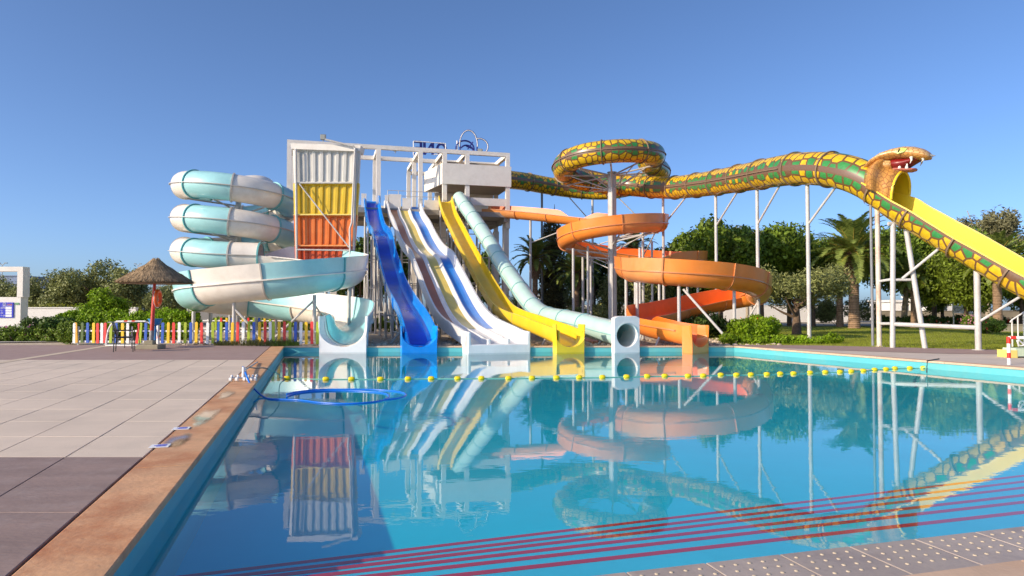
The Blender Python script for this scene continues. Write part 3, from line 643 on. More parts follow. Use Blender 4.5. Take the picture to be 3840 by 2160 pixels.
seg_slide(aq, tr_, cuts, aq_prof, ('white_gel', 'aqua_gel'), lambda c: [(u * 1.07, v * 1.07 if v < 0 else v) for u, v in aq_prof(c)[:17]] + [(u * 0.97, v) for u, v in aq_prof(c)[:17]][::-1], ('white_rim', 'aqua_rim'), name='trough_section')
for sgn in (-1, 1): rib_line(aq, tr_[2:-4], (sgn * (TB + 0.03), 0.0), 0.055, 0.03, 'white_gel')
mb = MB(); mb.sweep(tr_[n - 17:n - 1], lambda i: (lambda pr: [(u * 0.985, v + 0.008 if v < 0 else v - 0.01) for u, v in pr[17:]] + [(u * 0.972, v + 0.016 if v < 0 else v - 0.012) for u, v in pr[17:]][::-1])(aq_prof(i + n - 17)), strip=True); mb.build('trough_lining', 'aqua_inner', aq, 60)
outlet(aq, 'white_slide', Vector((-7.08, 29.05, 0)), Vector((0.02, -1, 0)), 1.95, 1.26, 0.82, -0.02, 0.5)
post(aq, CA.x, CA.y, 9.2, 0.17, n=14, name='centre_column')
for zc in (7.55, 5.55, 3.6):
    for a in (-150, -95, -40, 20, 80, 140, 200):
        e = CA + Vector((RA * math.cos(R(a)), RA * math.sin(R(a)), 0)); zz = zc - 0.0 + 0.0
        dz = 8.62 - 1.98 * (a + 90) / 360; lv = round((8.0 - zc) / 1.98); ze = dz - 1.98 * lv - TA - 0.02
        strut(aq, (CA.x, CA.y, ze - 0.25), (e.x, e.y, ze), 0.055, name='radial_arm')
for x, y, z in ((-13.3, 33.2, 2.0), (-9.6, 33.7, 2.3), (-16.2, 35.3, 1.5), (-15.9, 36.6, 1.4), (-14.2, 38.5, 1.1), (-11.2, 37.8, 0.8), (-8.5, 36.2, 2.7), (-10.6, 39.5, 3.2)):
    post(aq, x, y, z - 0.15 + 0.1, 0.09)
for ph, zc in ((-130, 3.0), (180, 3.4), (-60, 2.9), (60, 3.6), (120, 3.5)):
    e = CA + Vector((RA * math.cos(R(ph)), RA * math.sin(R(ph)), 0)); post(aq, e.x, e.y, zc + 0.2, 0.08)
strut(aq, (-9.6, 33.7, 2.0), (-11.5, 33.4, 0.1), 0.05); strut(aq, (-13.3, 33.2, 1.6), (-11.8, 33.1, 0.05), 0.06); strut(aq, (-9.6, 33.7, 1.8), (-9.3, 36.2, 0.3), 0.04)

# ------------------------------------------------------------------ straight slides
def planar(pix, topD, endD, exit_px):
    A = (xd(pix[0][0], topD), topD); B = (xd(exit_px, endD), endD)
    return [on_plane(x, y, A, B) for x, y in pix]
def lattice(root, pts, width, mat='steel', every=11, start=3, drop=0.12):
    d = Vector((pts[-1].x - pts[0].x, pts[-1].y - pts[0].y, 0)).normalized(); s = Vector((d.y, -d.x, 0)); prev = None
    for i in range(start, len(pts) - 8, every):
        p = pts[i]; zt = p.z - drop; 
        if zt < 0.5: break
        a = p + s * width / 2; b = p - s * width / 2; post(root, a.x, a.y, zt, 0.075, n=8); post(root, b.x, b.y, zt, 0.075, n=8)
        strut(root, (a.x, a.y, zt - 0.08), (b.x, b.y, zt - 0.08), 0.05, name='cross_bar')
        for zz in np.arange(1.2, zt - 0.4, 2.0): strut(root, (a.x, a.y, zz), (b.x, b.y, zz), 0.035, name='cross_bar')
        if prev:
            for (u, v, zp) in ((a, prev[0], prev[2]), (b, prev[1], prev[2])):
                strut(root, (u.x, u.y, zt * 0.55), (v.x, v.y, zt * 0.55), 0.035, name='cross_bar')
            strut(root, (a.x, a.y, 0.4), (prev[0].x, prev[0].y, min(prev[2] - 0.3, 4.5)), 0.03)
        prev = (a, b, zt)
# blue speed slide
bp = planar([(1391, 755), (1395, 790), (1401, 828), (1412, 868), (1428, 890), (1437, 920), (1446, 965), (1462, 1020), (1477, 1075), (1507, 1141), (1540, 1200), (1562, 1255), (1574, 1296), (1577, 1306)], front_D(1391) - 0.3, 29.15, 1578)
bl = thing('blue_speed_slide', 'deep blue open speed slide with one hump, left of the three-lane slide', 'water slide', (bp[-1].x, bp[-1].y + 6, 0))
pts = catmull(bp, 0.32); n = len(pts); cuts = list(range(0, n, 12)); cuts[-1] = n - 1
def bl_prof(i): f = max(0, (i - n + 14) / 14); return u_chan(1.22 + 0.16 * f, 0.62 + 0.12 * f, 0.06, 12, 0.34)
seg_slide(bl, pts, cuts, bl_prof, ('blue_gel',), lambda c: [(u * 1.06, v - 0.03) for u, v in bl_prof(c)[:15]] + [(u * 0.97, v) for u, v in bl_prof(c)[:15]][::-1], 'blue_gel', name='chute_section')
mb = MB(); mb.sweep(pts[1:-1], [(-0.36, 0.012), (0.36, 0.012), (0.40, 0.03), (-0.40, 0.03)]); mb.build('shaded_floor', 'blue_floor_shaded', bl, 40)  # darker strip paints the side wall's shadow along the chute floor
bd = pts[-1] - pts[-8]; outlet(bl, 'blue_gel', Vector((pts[-1].x, pts[-1].y - 0.28, 0)), bd, 1.46, 0.86, 0.60, -0.03, 0.6)
lattice(bl, pts, 1.0)
strut(bl, (pts[-8].x - 0.5, pts[-8].y, 0.65), (pts[-8].x - 1.1, pts[-8].y + 0.4, 0.0), 0.05)
# three-lane slide
mp_ = planar([(1512, 775), (1518, 797), (1525, 818), (1543, 850), (1561, 893), (1583, 934), (1602, 955), (1620, 972), (1636, 1010), (1658, 1056), (1680, 1106), (1702, 1152), (1726, 1192), (1755, 1225), (1785, 1246), (1820, 1266), (1850, 1285), (1868, 1302)], front_D(1512) - 0.3, 29.0, 1870)
ml = thing('three_lane_slide', 'white racing slide with red, yellow and blue lanes side by side', 'water slide', (mp_[-1].x, mp_[-1].y + 6, 0))
pts = catmull(mp_, 0.32); n = len(pts); MW = 2.72
def ml_prof(i):
    f = max(0.0, min(1.0, (n - 1 - i) / 16)); g = max(0, (i - n + 16) / 16); h = 0.52; hw = MW / 2; t = 0.06; lane = (MW - 0.2) / 3; dv = 0.17 + 0.06 * g
    top = [(-hw, h), (-hw + 0.10, h)]
    x0 = -hw + 0.13
    for k in range(3):
        a = x0 + k * lane + (0.0 if k == 0 else 0.07); b = x0 + (k + 1) * lane - 0.07 - (0.03 if k < 2 else 0)
        top += [(a, 0.06), (a + 0.08, 0.0), (b - 0.08, 0.0), (b, 0.06)]
        if k < 2: top += [(b + 0.03, dv), (b + 0.09, dv)]
    top += [(hw - 0.10, h), (hw, h)]
    return top + [(hw, -0.08), (-hw, -0.08)]
cuts = list(range(0, n, 12)); cuts[-1] = n - 1
seg_slide(ml, pts, cuts, ml_prof, ('white_slide',), None, None, smooth=35, name='chute_section', strip=False)
lane = (MW - 0.2) / 3
for k, mt in enumerate(('lane_blue', 'lane_yellow', 'lane_red')):
    c = -MW / 2 + 0.13 + lane * (k + 0.5) - 0.02; e_ = n - 15
    mb = MB(); mb.sweep(pts[0:e_], [(c - 0.30, 0.006), (c + 0.30, 0.006), (c + 0.30, 0.018), (c - 0.30, 0.018)]); mb.build('lane', mt, ml, 40)
md = pts[-1] - pts[-8]; md = Vector((md.x, md.y, 0)).normalized(); ms_ = Vector((md.y, -md.x, 0)); e0 = Vector((pts[-1].x, pts[-1].y, 0))
mb = MB(); mb.sweep([e0 - md * 0.9, e0 - md * 0.3, e0 + md * 0.22], lambda i: [(-MW / 2 - 0.0, 0.66 - 0.02 * i), (-MW / 2 + 0.13, 0.66 - 0.02 * i), (-MW / 2 + 0.15, 0.10), (MW / 2 - 0.15, 0.10), (MW / 2 - 0.13, 0.66 - 0.02 * i), (MW / 2, 0.66 - 0.02 * i), (MW / 2, -0.33), (-MW / 2, -0.33)]); bevel(mb.build('outlet', 'white_slide', ml), 0.04, 3)
for k in (0, 1):
    c = -MW / 2 + 0.13 + lane * (k + 1) - 0.03; a = e0 - md * 0.85 + ms_ * c; b = e0 + md * 0.12 + ms_ * c
    mb = MB(); mb.bar(a + Vector((0, 0, 0.2)), b + Vector((0, 0, 0.2)), 0.16, 0.24); bevel(mb.build('lane_divider', 'white_slide', ml), 0.05, 3)
lattice(ml, pts, 2.3)
# yellow slide
yp = planar([(1667, 757), (1672, 780), (1681, 812), (1705, 862), (1733, 918), (1760, 970), (1787, 1022), (1810, 1064), (1832, 1102), (1856, 1140), (1884, 1178), (1925, 1205), (1985, 1231), (2050, 1259), (2105, 1284), (2138, 1302)], front_D(1667) - 0.3, 29.1, 2142)
yl = thing('yellow_speed_slide', 'yellow open speed slide between the three-lane slide and the pale green tube', 'water slide', (yp[-1].x, yp[-1].y + 6, 0))
pts = catmull(yp, 0.32); n = len(pts); cuts = list(range(0, n, 12)); cuts[-1] = n - 1
def yl_prof(i): f = max(0, (i - n + 30) / 30); return u_chan(1.12, 0.60 + 0.10 * f, 0.06, 12, 0.36)
seg_slide(yl, pts, cuts, yl_prof, ('yellow_gel',), lambda c: [(u * 1.07, v - 0.035) for u, v in yl_prof(c)[:15]] + [(u * 0.97, v) for u, v in yl_prof(c)[:15]][::-1], 'yellow_pale', name='chute_section')
yd = pts[-1] - pts[-8]; outlet(yl, 'yellow_gel', Vector((pts[-1].x, pts[-1].y - 0.25, 0)), yd, 1.22, 0.92, 0.52, -0.03, 0.5)
lattice(yl, pts, 0.9)
for i in (n - 9, n - 20):
    p = pts[i]; strut(yl, (p.x - 0.1, p.y - 0.3, p.z + 0.15), (p.x - 0.35, p.y - 0.5, -0.05), 0.05)
# pale green tube slide
TTr = 0.53
tp = planar([(1722, 742), (1740, 768), (1768, 808), (1804, 862), (1843, 922), (1892, 1004), (1936, 1066), (1978, 1126), (2010, 1162), (2050, 1186), (2110, 1199), (2172, 1213), (2249, 1234), (2322, 1252), (2352, 1258)], front_D(1722) - 0.2, 29.0, 2352)
tt = thing('pale_green_tube_slide', 'straight pale green closed tube slide ending in a square white mouth', 'water slide', (tp[-1].x, tp[-1].y + 6, 0))
pts = catmull(tp, 0.3); n = len(pts); cuts = list(range(0, n, 8)); cuts[-1] = n - 1
for k in range(len(cuts) - 1):
    a, b = cuts[k], cuts[k + 1]; mb = MB()
    for rr in (TTr, TTr - 0.04): mb.sweep(pts[a:b + 1], circ(rr, 26), caps=False, lead=pts[a - 1] if a else None, tail=pts[b + 1] if b + 1 < n else None)
    mb.build('tube_section', 'teal_tube', tt, 60)
for c in cuts[1:-1]:
    T = (pts[c + 1] - pts[c - 1]).normalized(); mb = MB(); mb.sweep([pts[c] - T * 0.025, pts[c] + T * 0.025], circ(TTr + 0.035, 26)); mb.build('flange', 'teal_rib', tt, 40)
for sgn in (-1, 1): rib_line(tt, pts, (sgn * (TTr + 0.01), 0), 0.03, 0.014, 'teal_rib')
td = (pts[-1] - pts[-6]); td = Vector((td.x, td.y, 0)).normalized(); ts_ = Vector((td.y, -td.x, 0)); e0 = Vector((pts[-1].x, pts[-1].y, 0))
# mouth plate with a round hole
mb = MB(); m_ = 32; hw, zt, zb = 0.60, 1.27, -0.33; cz = 0.46; rr = 0.47; P = []
for j in range(m_):
    a = 2 * math.pi * (j + 0.5) / m_; cx, sx = math.cos(a), math.sin(a)
    f = min(hw / max(abs(cx), 1e-6), ((zt - cz) if sx > 0 else (cz - zb)) / max(abs(sx), 1e-6)); P.append((cx * f, cz + sx * f))
inn = [(rr * math.cos(2 * math.pi * (j + 0.5) / m_), cz + rr * 1.02 * math.sin(2 * math.pi * (j + 0.5) / m_)) for j in range(m_)]
V = []
for y_, ring_ in ((0.0, P), (0.0, inn), (-0.28, inn), (-0.28, P)): V += [e0 + td * y_ + ts_ * u + Vector((0, 0, v)) for u, v in ring_]
mb.add(V, [(r_ * m_ + j, r_ * m_ + (j + 1) % m_, ((r_ + 1) % 4) * m_ + (j + 1) % m_, ((r_ + 1) % 4) * m_ + j) for r_ in range(4) for j in range(m_)])
bevel(mb.build('mouth_plate', 'white_slide', tt, 35), 0.03, 3)
mb = MB(); mb.sweep([e0 - td * 1.3 + Vector((0, 0, cz + 0.14)), e0 - td * 0.7 + Vector((0, 0, cz + 0.05)), e0 - td * 0.1 + Vector((0, 0, cz))], circ(rr + 0.015, 28), caps=False); mb.build('mouth_lining', 'white_gel', tt, 60)
lattice(tt, pts, 0.7, drop=TTr, every=12)
for i in (n - 9, n - 16): p = pts[i]; strut(tt, (p.x, p.y - 0.4, p.z - 0.3), (p.x - 0.25, p.y - 0.55, -0.05), 0.05)

# ------------------------------------------------------------------ orange spiral trough
OR = 0.60; CO = Vector((xd(2297, 48.5), 48.5, 0)); RO = 3.25
orr = thing('orange_spiral_slide', 'orange open trough slide spiralling round the grey mast to the pool', 'water slide', (CO.x, CO.y - 6, 0))
def zat(py, D): return at(1920, py, D).z
def P3(px, py, D): return at(px, py, D)
Q = [P3(1818, 786, 57.2), P3(1893, 791, 56.5), P3(1971, 797, 55.6), P3(2064, 806, 54.3), P3(2160, 817, 53.0)]
zs = [(90, 8.15), (45, 7.85), (0, 7.55), (-45, 7.3), (-90, 7.05), (-135, 6.75), (-180, 6.42), (-225, 6.1), (-270, 5.8)]
for a, z in zs: Q.append(CO + Vector((RO * math.cos(R(a)), RO * math.sin(R(a)), z)))
Q += [Vector((9.3, 51.7, 5.5)), Vector((11.6, 51.0, 5.25)), Vector((12.9, 49.0, 5.05)), Vector((12.4, 46.6, 4.85)), Vector((10.4, 44.6, 4.62)), Vector((8.0, 42.4, 4.35)), Vector((6.7, 39.8, 4.05))]
sA = len(Q)
Q += [Vector((6.2, 37.4, 3.78)), P3(2392, 1014, 35.2), P3(2450, 1018, 33.7), P3(2560, 1027, 33.0), P3(2700, 1038, 33.3), P3(2800, 1055, 34.4), P3(2845, 1080, 36.4), P3(2836, 1104, 38.4), P3(2790, 1113, 39.6), P3(2700, 1128, 39.4), P3(2590, 1152, 38.5), P3(2480, 1178, 36.8), P3(2415, 1190, 35.0), P3(2402, 1199, 33.3), P3(2432, 1213, 31.6), P3(2490, 1226, 30.5), P3(2575, 1241, 29.7), P3(2622, 1249, 29.15)]
po = catmull(Q, 0.3); n = len(po)
iS = min(range(n), key=lambda i: (po[i] - Q[sA]).length); iR = min(range(n), key=lambda i: (po[i] - Q[4]).length)
def sm(x): x = max(0, min(1, x)); return x * x * (3 - 2 * x)
def or_prof(i):
    hl = 0.0; hr = 0.0
    if i < 26: hl = 0.5 * sm((26 - i) / 5); hr = 0.0
    hl = max(hl, 0.62 * sm((i - iR) / 5) * (1 - sm((i - iS + 30) / 14)))
    hr = 0.64 * sm((i - iS + 8) / 6)
    if i > n - 18: hl = 0.28 * sm((i - n + 18) / 6); hr = 0.64 - 0.36 * sm((i - n + 18) / 6)
    return half_pipe(OR, hl, hr, 0.035, 14, 0.10)
cuts = list(range(0, n, 10)); cuts[-1] = n - 1
seg_slide(orr, po, cuts, or_prof, ('orange_faded', 'orange_gel', 'orange_gel'), lambda c: [(u * 1.09, v * 1.09 if v < 0 else v) for u, v in or_prof(c)[:17]] + [(u * 0.97, v) for u, v in or_prof(c)[:17]][::-1], 'orange_rib', name='trough_section')
mb = MB(); inner_pr = lambda i: (lambda pr: [(u * 0.985, v + 0.006 if v < 0 else v - 0.01) for u, v in pr[17:]] + [(u * 0.972, v + 0.012 if v < 0 else v - 0.012) for u, v in pr[17:]][::-1])(or_prof(i))
mb.sweep(po[1:-1], lambda i: inner_pr(i + 1)); mb.build('trough_lining', 'orange_inner', orr, 60)
for sgn in (-1, 1): rib_line(orr, po[2:-3], (sgn * (OR + 0.02), 0), 0.045, 0.025, 'orange_rib')
od = po[-1] - po[-7]; outlet(orr, 'orange_gel', Vector((po[-1].x, po[-1].y - 0.2, 0)), od, 1.18, 0.88, 0.50, -0.03, 0.5)
for f in (14, 30, 46):
    p = po[f]; post(orr, p.x, p.y, p.z - OR, 0.10); pn = po[f + 14]; strut(orr, (p.x, p.y, p.z - 2.4), (pn.x, pn.y, pn.z - OR), 0.045)
for a, z in zs[1:]:
    e = CO + Vector((RO * math.cos(R(a)), RO * math.sin(R(a)), 0)); strut(orr, (CO.x, CO.y, z - OR - 0.45), (e.x, e.y, z - OR - 0.02), 0.06, name='radial_arm')
    strut(orr, (CO.x, CO.y, z - OR - 1.2), (CO.x + (e.x - CO.x) * 0.75, CO.y + (e.y - CO.y) * 0.75, z - OR - 0.2), 0.035)
for f in np.linspace(iS - 44, n - 22, 13):
    p = po[int(f)]; 
    if p.z - OR > 0.4: post(orr, p.x, p.y, p.z - OR + 0.02, 0.085)
for px, D, z in ((2150, 46, 5.6), (2205, 47.5, 5.9), (2216, 50.5, 5.4), (2392, 52, 5.1), (2446, 50.5, 6.5), (2400, 45.6, 5.6), (2490, 49.5, 4.9)): post(orr, xd(px, D), D, z, 0.085)
p = P3(2563, 1085, 33.0); strut(orr, p, (p.x + 1.75, p.y - 1.6, 0.0), 0.06)
p = P3(2843, 1130, 36.3); strut(orr, p, (p.x - 0.9, p.y + 0.2, 0.3), 0.05)
for i in (n - 8, n - 22): p = po[i]; strut(orr, (p.x, p.y - 0.45, p.z - 0.2), (p.x - 0.3, p.y - 0.6, -0.05), 0.05)

# ------------------------------------------------------------------ snake tube
SR = 0.77; CS = Vector((xd(2283, 48.8), 48.8, 0)); RS = 3.2
sn = thing('snake_tube_slide', 'giant cobra tube slide painted with yellow and green scales, head over a yellow chute', 'water slide', (CS.x, CS.y, 0))
Q = [P3(1895, 672, 58.5), P3(1975, 682, 60.2), P3(2040, 694, 61.3), P3(2107, 705, 62.0), P3(2188, 714, 62.0), P3(2262, 716, 61.2)]
Q += [Vector((xd(2345, 59.5), 59.5, 12.0)), Vector((xd(2430, 56.6), 56.6, 12.1)), Vector((xd(2478, 53.2), 53.2, 12.2))]
for a, z in ((20, 12.25), (-15, 12.3), (-52, 12.15), (-90, 12.02), (-128, 11.9), (-163, 11.72), (-200, 11.5), (-238, 11.2)): Q.append(CS + Vector((RS * math.cos(R(a)), RS * math.sin(R(a)), z)))
Q += [P3(2240, 684, 52.0), P3(2297, 694, 51.7), P3(2374, 697, 51.0), P3(2445, 702, 49.6), P3(2518, 704, 47.6), P3(2649, 690, 43.4), P3(2798, 665, 38.5), P3(2900, 646, 35.4), P3(2984, 634, 33.4), P3(3055, 632, 32.0), P3(3121, 637, 31.0), P3(3190, 652, 30.1), P3(3258, 681, 29.45), P3(3300, 708, 29.05)]
ps = catmull(Q, 0.3); n = len(ps)
i_big = min(range(n), key=lambda i: (ps[i] - P3(2984, 634, 33.4)).length)
def sn_uv(acc, j, u, v):
    a = math.atan2(v, abs(u)) / (math.pi / 2); return (acc, abs(a) * 1.25)
def uv_from(s0): return lambda acc, j, u, v: (acc + s0, math.atan2(abs(v), abs(u)) / (math.pi / 2) * 1.25)
cuts = list(range(0, i_big - 4, 9)) + [i_big, (i_big + n - 1) // 2, n - 1]
for k in range(len(cuts) - 1):
    a, b = cuts[k], cuts[k + 1]; mb = MB(); big = a >= i_big
    mb.sweep(ps[a:b + 1], circ(SR, 32), caps=False, uvf=uv_from(a * 0.3), lead=ps[a - 1] if a else None, tail=ps[b + 1] if b + 1 < n else None)
    mb.build('tube_section', 'snake_scales_big' if big else 'snake_scales', sn, 60)
for c in cuts[1:]:
    T = (ps[min(c + 1, n - 1)] - ps[c - 1]).normalized(); mb = MB(); mb.sweep([ps[c] - T * 0.035, ps[c] + T * 0.035], circ(SR + 0.07, 32)) if c < n - 1 else mb.sweep([ps[c] - T * 0.035, ps[c] + T * 0.035], circ(SR + 0.06, 32), caps=False)
    mb.build('flange', 'snake_rim', sn, 40)
for sgn in (-1, 1): rib_line(sn, ps[:i_big], (sgn * (SR + 0.02), 0), 0.045, 0.02, 'snake_rim')
# open yellow chute below the head
Q = [P3(3275, 692, 29.3), P3(3300, 708, 29.05), P3(3388, 770, 28.3), P3(3475, 822, 27.7), P3(3562, 873, 27.1), P3(3678, 938, 26.3), P3(3840, 1030, 25.3), P3(4010, 1115, 24.4), P3(4200, 1185, 23.6), P3(4400, 1218, 23.0)]
pc = catmull(Q, 0.3); n2 = len(pc)
def ch_prof(i): return half_pipe(SR - 0.01, 0.42 * sm((i - 1) / 5), 0.0, 0.04, 16, 0.12)
def ch_uv(s0): return lambda acc, j, u, v: (acc + s0, math.atan2(abs(v), abs(u)) / (math.pi / 2) * 1.25)
cuts2 = list(range(0, n2, 7)); cuts2[-1] = n2 - 1
for k in range(len(cuts2) - 1):
    a, b = cuts2[k], cuts2[k + 1]; mb = MB()
    mb.sweep(pc[a:b + 1], lambda i, a=a: ch_prof(i + a), uvf=ch_uv(a * 0.3), lead=pc[a - 1] if a else None, tail=pc[b + 1] if b + 1 < n2 else None, strip=True)
    mb.build('chute_section', 'snake_scales', sn, 60)
    T = (pc[b] - pc[b - 1]).normalized(); pr = ch_prof(b)[:19]
    mb = MB(); mb.sweep([pc[b] - T * 0.03, pc[b] + T * 0.03], [(u * 1.10, v * 1.10) for u, v in pr if v <= 0.001] + [(u * 0.98, v) for u, v in pr if v <= 0.001][::-1], strip=True); mb.build('flange', 'snake_rim', sn, 40)
mb = MB(); mb.sweep(pc[0:], lambda i: (lambda pr: [(u * 0.985, v + 0.008 if v < 0 else v) for u, v in pr[19:]] + [(u * 0.965, v + 0.016 if v < 0 else v) for u, v in pr[19:]][::-1])(ch_prof(i))); mb.build('chute_lining', 'yellow_chute', sn, 60)
for sgn in (-1, 1): 
    mb = MB(); mb.sweep(pc, lambda i, s_=sgn: (lambda h, x: [(x - 0.07, h - 0.025), (x + 0.07, h - 0.025), (x + 0.07, h + 0.025), (x - 0.07, h + 0.025)])(ch_prof(i)[0][1] if s_ < 0 else 0.0, ch_prof(i)[0][0] if s_ < 0 else SR)); mb.build('chute_lip', 'yellow_gel', sn, 40)
# mast and posts
mast = thing('support_mast', 'thick pale grey steel mast carrying the snake loop and orange spiral', 'mast', (CO.x, CO.y, 0))
mb = MB(); mb.rod([(CO.x, CO.y, -0.05), (CO.x, CO.y, 11.15)], 0.30, 20); mb.build('mast_tube', 'steel', mast, 40)
mb = MB(); mb.rod([(CO.x - 0.05, CO.y - 0.33, 0.0), (CO.x - 0.05, CO.y - 0.33, 11.0)], 0.05, 8); mb.build('cable_pipe', 'steel', mast, 40)
mb = MB(); mb.lathe((CO.x, CO.y, 11.15), [(0.34, 0), (0.34, 0.05), (0.10, 0.09)], 20); mb.build('mast_cap', 'steel', mast, 40)
for a in (25, -20, -60, -95, -135, -170, -210, -250):
    e = CS + Vector((RS * math.cos(R(a)), RS * math.sin(R(a)), 0)); ze = min(ps, key=lambda p: (p.x - e.x) ** 2 + (p.y - e.y) ** 2 + (0 if p.z > 11 else 50)).z - SR - 0.02
    strut(sn, (CO.x, CO.y, 10.95), (e.x, e.y, ze), 0.06, name='radial_arm'); strut(sn, (CO.x, CO.y, 9.9), (CO.x + (e.x - CO.x) * 0.85, CO.y + (e.y - CO.y) * 0.85, ze - 0.05), 0.04)
def near_path(px):
    best = None
    for i in range(i_big - 70, n):
        p = ps[i]; x = W0 / 2 + F * p.x / p.y
        if p.x > 3.5 and (best is None or abs(x - px) < best[0]): best = (abs(x - px), i)
    return best[1]
for px, dpx in ((2493, 75), (2690, 78), (2845, 85), (3028, 112)):
    i = near_path(px); p = ps[i]; post(sn, p.x, p.y, p.z - SR, 0.095); j = near_path(px + dpx); b = ps[j]; hgt = p.z - SR - 1.9
    strut(sn, (p.x, p.y, hgt), (b.x, b.y, b.z - SR), 0.055)
for k in (14, 30):
    p = ps[k]; post(sn, p.x, p.y, p.z - SR, 0.10, mat='steel_dark' if k == 14 else 'steel')
    b = ps[k + 9]; strut(sn, (b.x, b.y, b.z - SR), (b.x + 3.0, b.y, 8.2), 0.05)
p = P3(3288, 700, 29.0); post(sn, p.x, p.y, p.z - SR - 0.02, 0.10, mat='rust_pole'); post(sn, p.x - 0.21, p.y + 0.12, 6.2, 0.055, mat='steel_dark', name='drain_pipe')
def chp(px): return min(pc, key=lambda p: abs(W0 / 2 + F * p.x / p.y - px))
t_ = chp(3392); zt = t_.z - SR - 0.05; cd = (pc[20] - pc[10]); cd.z = 0; cd.normalize(); cs_ = Vector((cd.y, -cd.x, 0))
for sgn, bx in ((-1, 3344), (1, 3466)):
    b = Vector((xd(bx, 27.9 - 0.2 * sgn), 27.9 - 0.2 * sgn, 0)); top = Vector((t_.x + 0.25 * sgn - 0.1, t_.y, zt)); mb = MB(); mb.rod([b - Vector((0, 0, 0.05)), top], 0.10, 12); mb.build('support_post', 'steel', sn, 40)
    if sgn < 0: La = (b, top)
    else: Lb = (b, top)
strut(sn, (t_.x - 0.55, t_.y, zt), (t_.x + 0.35, t_.y, zt), 0.08, name='cross_bar')
f1 = lambda L_, z: L_[0].lerp(L_[1], z / L_[1].z)
strut(sn, f1(La, 2.75), f1(Lb, 2.75), 0.055, name='cross_bar'); strut(sn, Vector((p.x, p.y, 2.72)), f1(La, 2.78), 0.055, name='cross_bar')
b2 = chp(3528); strut(sn, f1(La, 2.8).lerp(f1(Lb, 2.8), 0.45), (b2.x, b2.y, b2.z - SR), 0.055)
p4 = chp(3678); post(sn, p4.x, p4.y, p4.z - SR + 0.02, 0.11)
strut(sn, f1(La, 0.95), (p4.x, p4.y, 0.85), 0.085, name='cross_bar'); strut(sn, (p.x, p.y, 0.95), f1(La, 0.97), 0.06, name='cross_bar')
b3 = chp(3850); strut(sn, (p4.x, p4.y, 1.05), (b3.x, b3.y, b3.z - SR), 0.05)
strut(sn, (p.x - 0.21, p.y + 0.12, 6.2), P3(3250, 650, 28.7), 0.05, mat='steel_dark')

# ------------------------------------------------------------------ cobra head
hd = (pc[6] - pc[0]); hd.z = 0; hd.normalize(); hs = Vector((hd.y, -hd.x, 0)); up = Vector((0, 0, 1)); O = ps[-1].copy()
O = P3(3272, 676, 29.4)
def hp(f, s, z): return O + hd * (f * 0.88) + hs * (s * 0.93) + up * (z * 0.88)       # forward, to the right-hand side, up
def loft(secs, mat, name, n=20, par=None, uvs=None, smooth=60):
    """secs: (forward, side, up, half width, half height, tilt)"""
    mb = MB(); V = []; UVs = []; acc = 0
    for k, (f, s, z, hw, hh, tl) in enumerate(secs):
        if k: acc += math.hypot(f - secs[k - 1][0], z - secs[k - 1][2])
        for j in range(n):
            a = 2 * math.pi * j / n; u = hw * math.cos(a); v = hh * math.sin(a); 
            V.append(hp(f - v * math.sin(tl), s + u, z + v * math.cos(tl))); UVs.append((acc * 1.0, a / math.pi * 1.4))
    m = len(secs); fs_ = [(i * n + j, i * n + (j + 1) % n, (i + 1) * n + (j + 1) % n, (i + 1) * n + j) for i in range(m - 1) for j in range(n)] + [tuple(range(n - 1, -1, -1)), tuple(range((m - 1) * n, m * n))]
    mb.add(V, fs_, UVs); return mb.build(name, mat, par or sn, smooth)
# skull and snout
head = loft([(-0.10, 0, 0.52, 0.70, 0.14, 0.0), (0.35, 0, 0.76, 0.95, 0.20, 0.0), (0.80, 0, 0.95, 0.95, 0.25, 0.0), (1.20, 0, 1.02, 0.82, 0.29, 0.0), (1.60, 0, 1.02, 0.73, 0.31, 0.0), (2.00, 0, 0.94, 0.66, 0.31, 0.0), (2.35, 0, 0.82, 0.53, 0.27, 0.0), (2.56, 0, 0.73, 0.36, 0.19, 0.0), (2.64, 0, 0.69, 0.16, 0.09, 0)], 'cobra_scales', 'snake_head', 24)
mb = MB(); mb.rod([hp(2.60, 0.0, 0.74), hp(2.84, 0.0, 0.68)], 0.07, 8, 0.012); mb.build('snout_tip', 'steel_dark', head, 40)
# hood: flares to a wide rim, then folds in as a concave face towards the chute tunnel
mb = MB(); nn_ = 44; V = []; UVs = []
rings = [(0.0, -0.02, 0.80, 0.80), (0.30, -0.08, 1.06, 0.96), (0.52, -0.12, 1.36, 1.06), (0.66, -0.15, 1.46, 1.08), (0.72, -0.20, 1.40, 1.04), (0.74, -0.28, 1.20, 0.98), (0.80, -0.40, 1.00, 0.98), (0.98, -0.56, 0.88, 1.00), (1.28, -0.80, 0.82, 1.02)]
for k, (f, z, a_, b_) in enumerate(rings):
    for j in range(nn_ + 1):
        a = R(-30) + R(240) * j / nn_; sn_a = math.sin(a); zz = sn_a * b_
        V.append(hp(f + zz * 0.16, math.cos(a) * a_, z + zz)); UVs.append((k * 0.26, abs(a - R(90)) * 1.0))
mb.add(V, [(k * (nn_ + 1) + j, k * (nn_ + 1) + j + 1, (k + 1) * (nn_ + 1) + j + 1, (k + 1) * (nn_ + 1) + j) for k in range(len(rings) - 1) for j in range(nn_)], UVs)
hood = mb.build('hood', 'cobra_scales', sn, 70); so = hood.modifiers.new('thick', 'SOLIDIFY'); so.thickness = 0.05; so.offset = 0
mb = MB(); mb.rod([hp(1.30 + math.sin(a) * 0.163, math.cos(a) * 0.80, -0.82 + math.sin(a) * 1.0) for a in np.linspace(R(-20), R(200), 40)], 0.055, 8); mb.build('tunnel_rim', 'yellow_gel', hood, 50)
mb = MB(); V = []
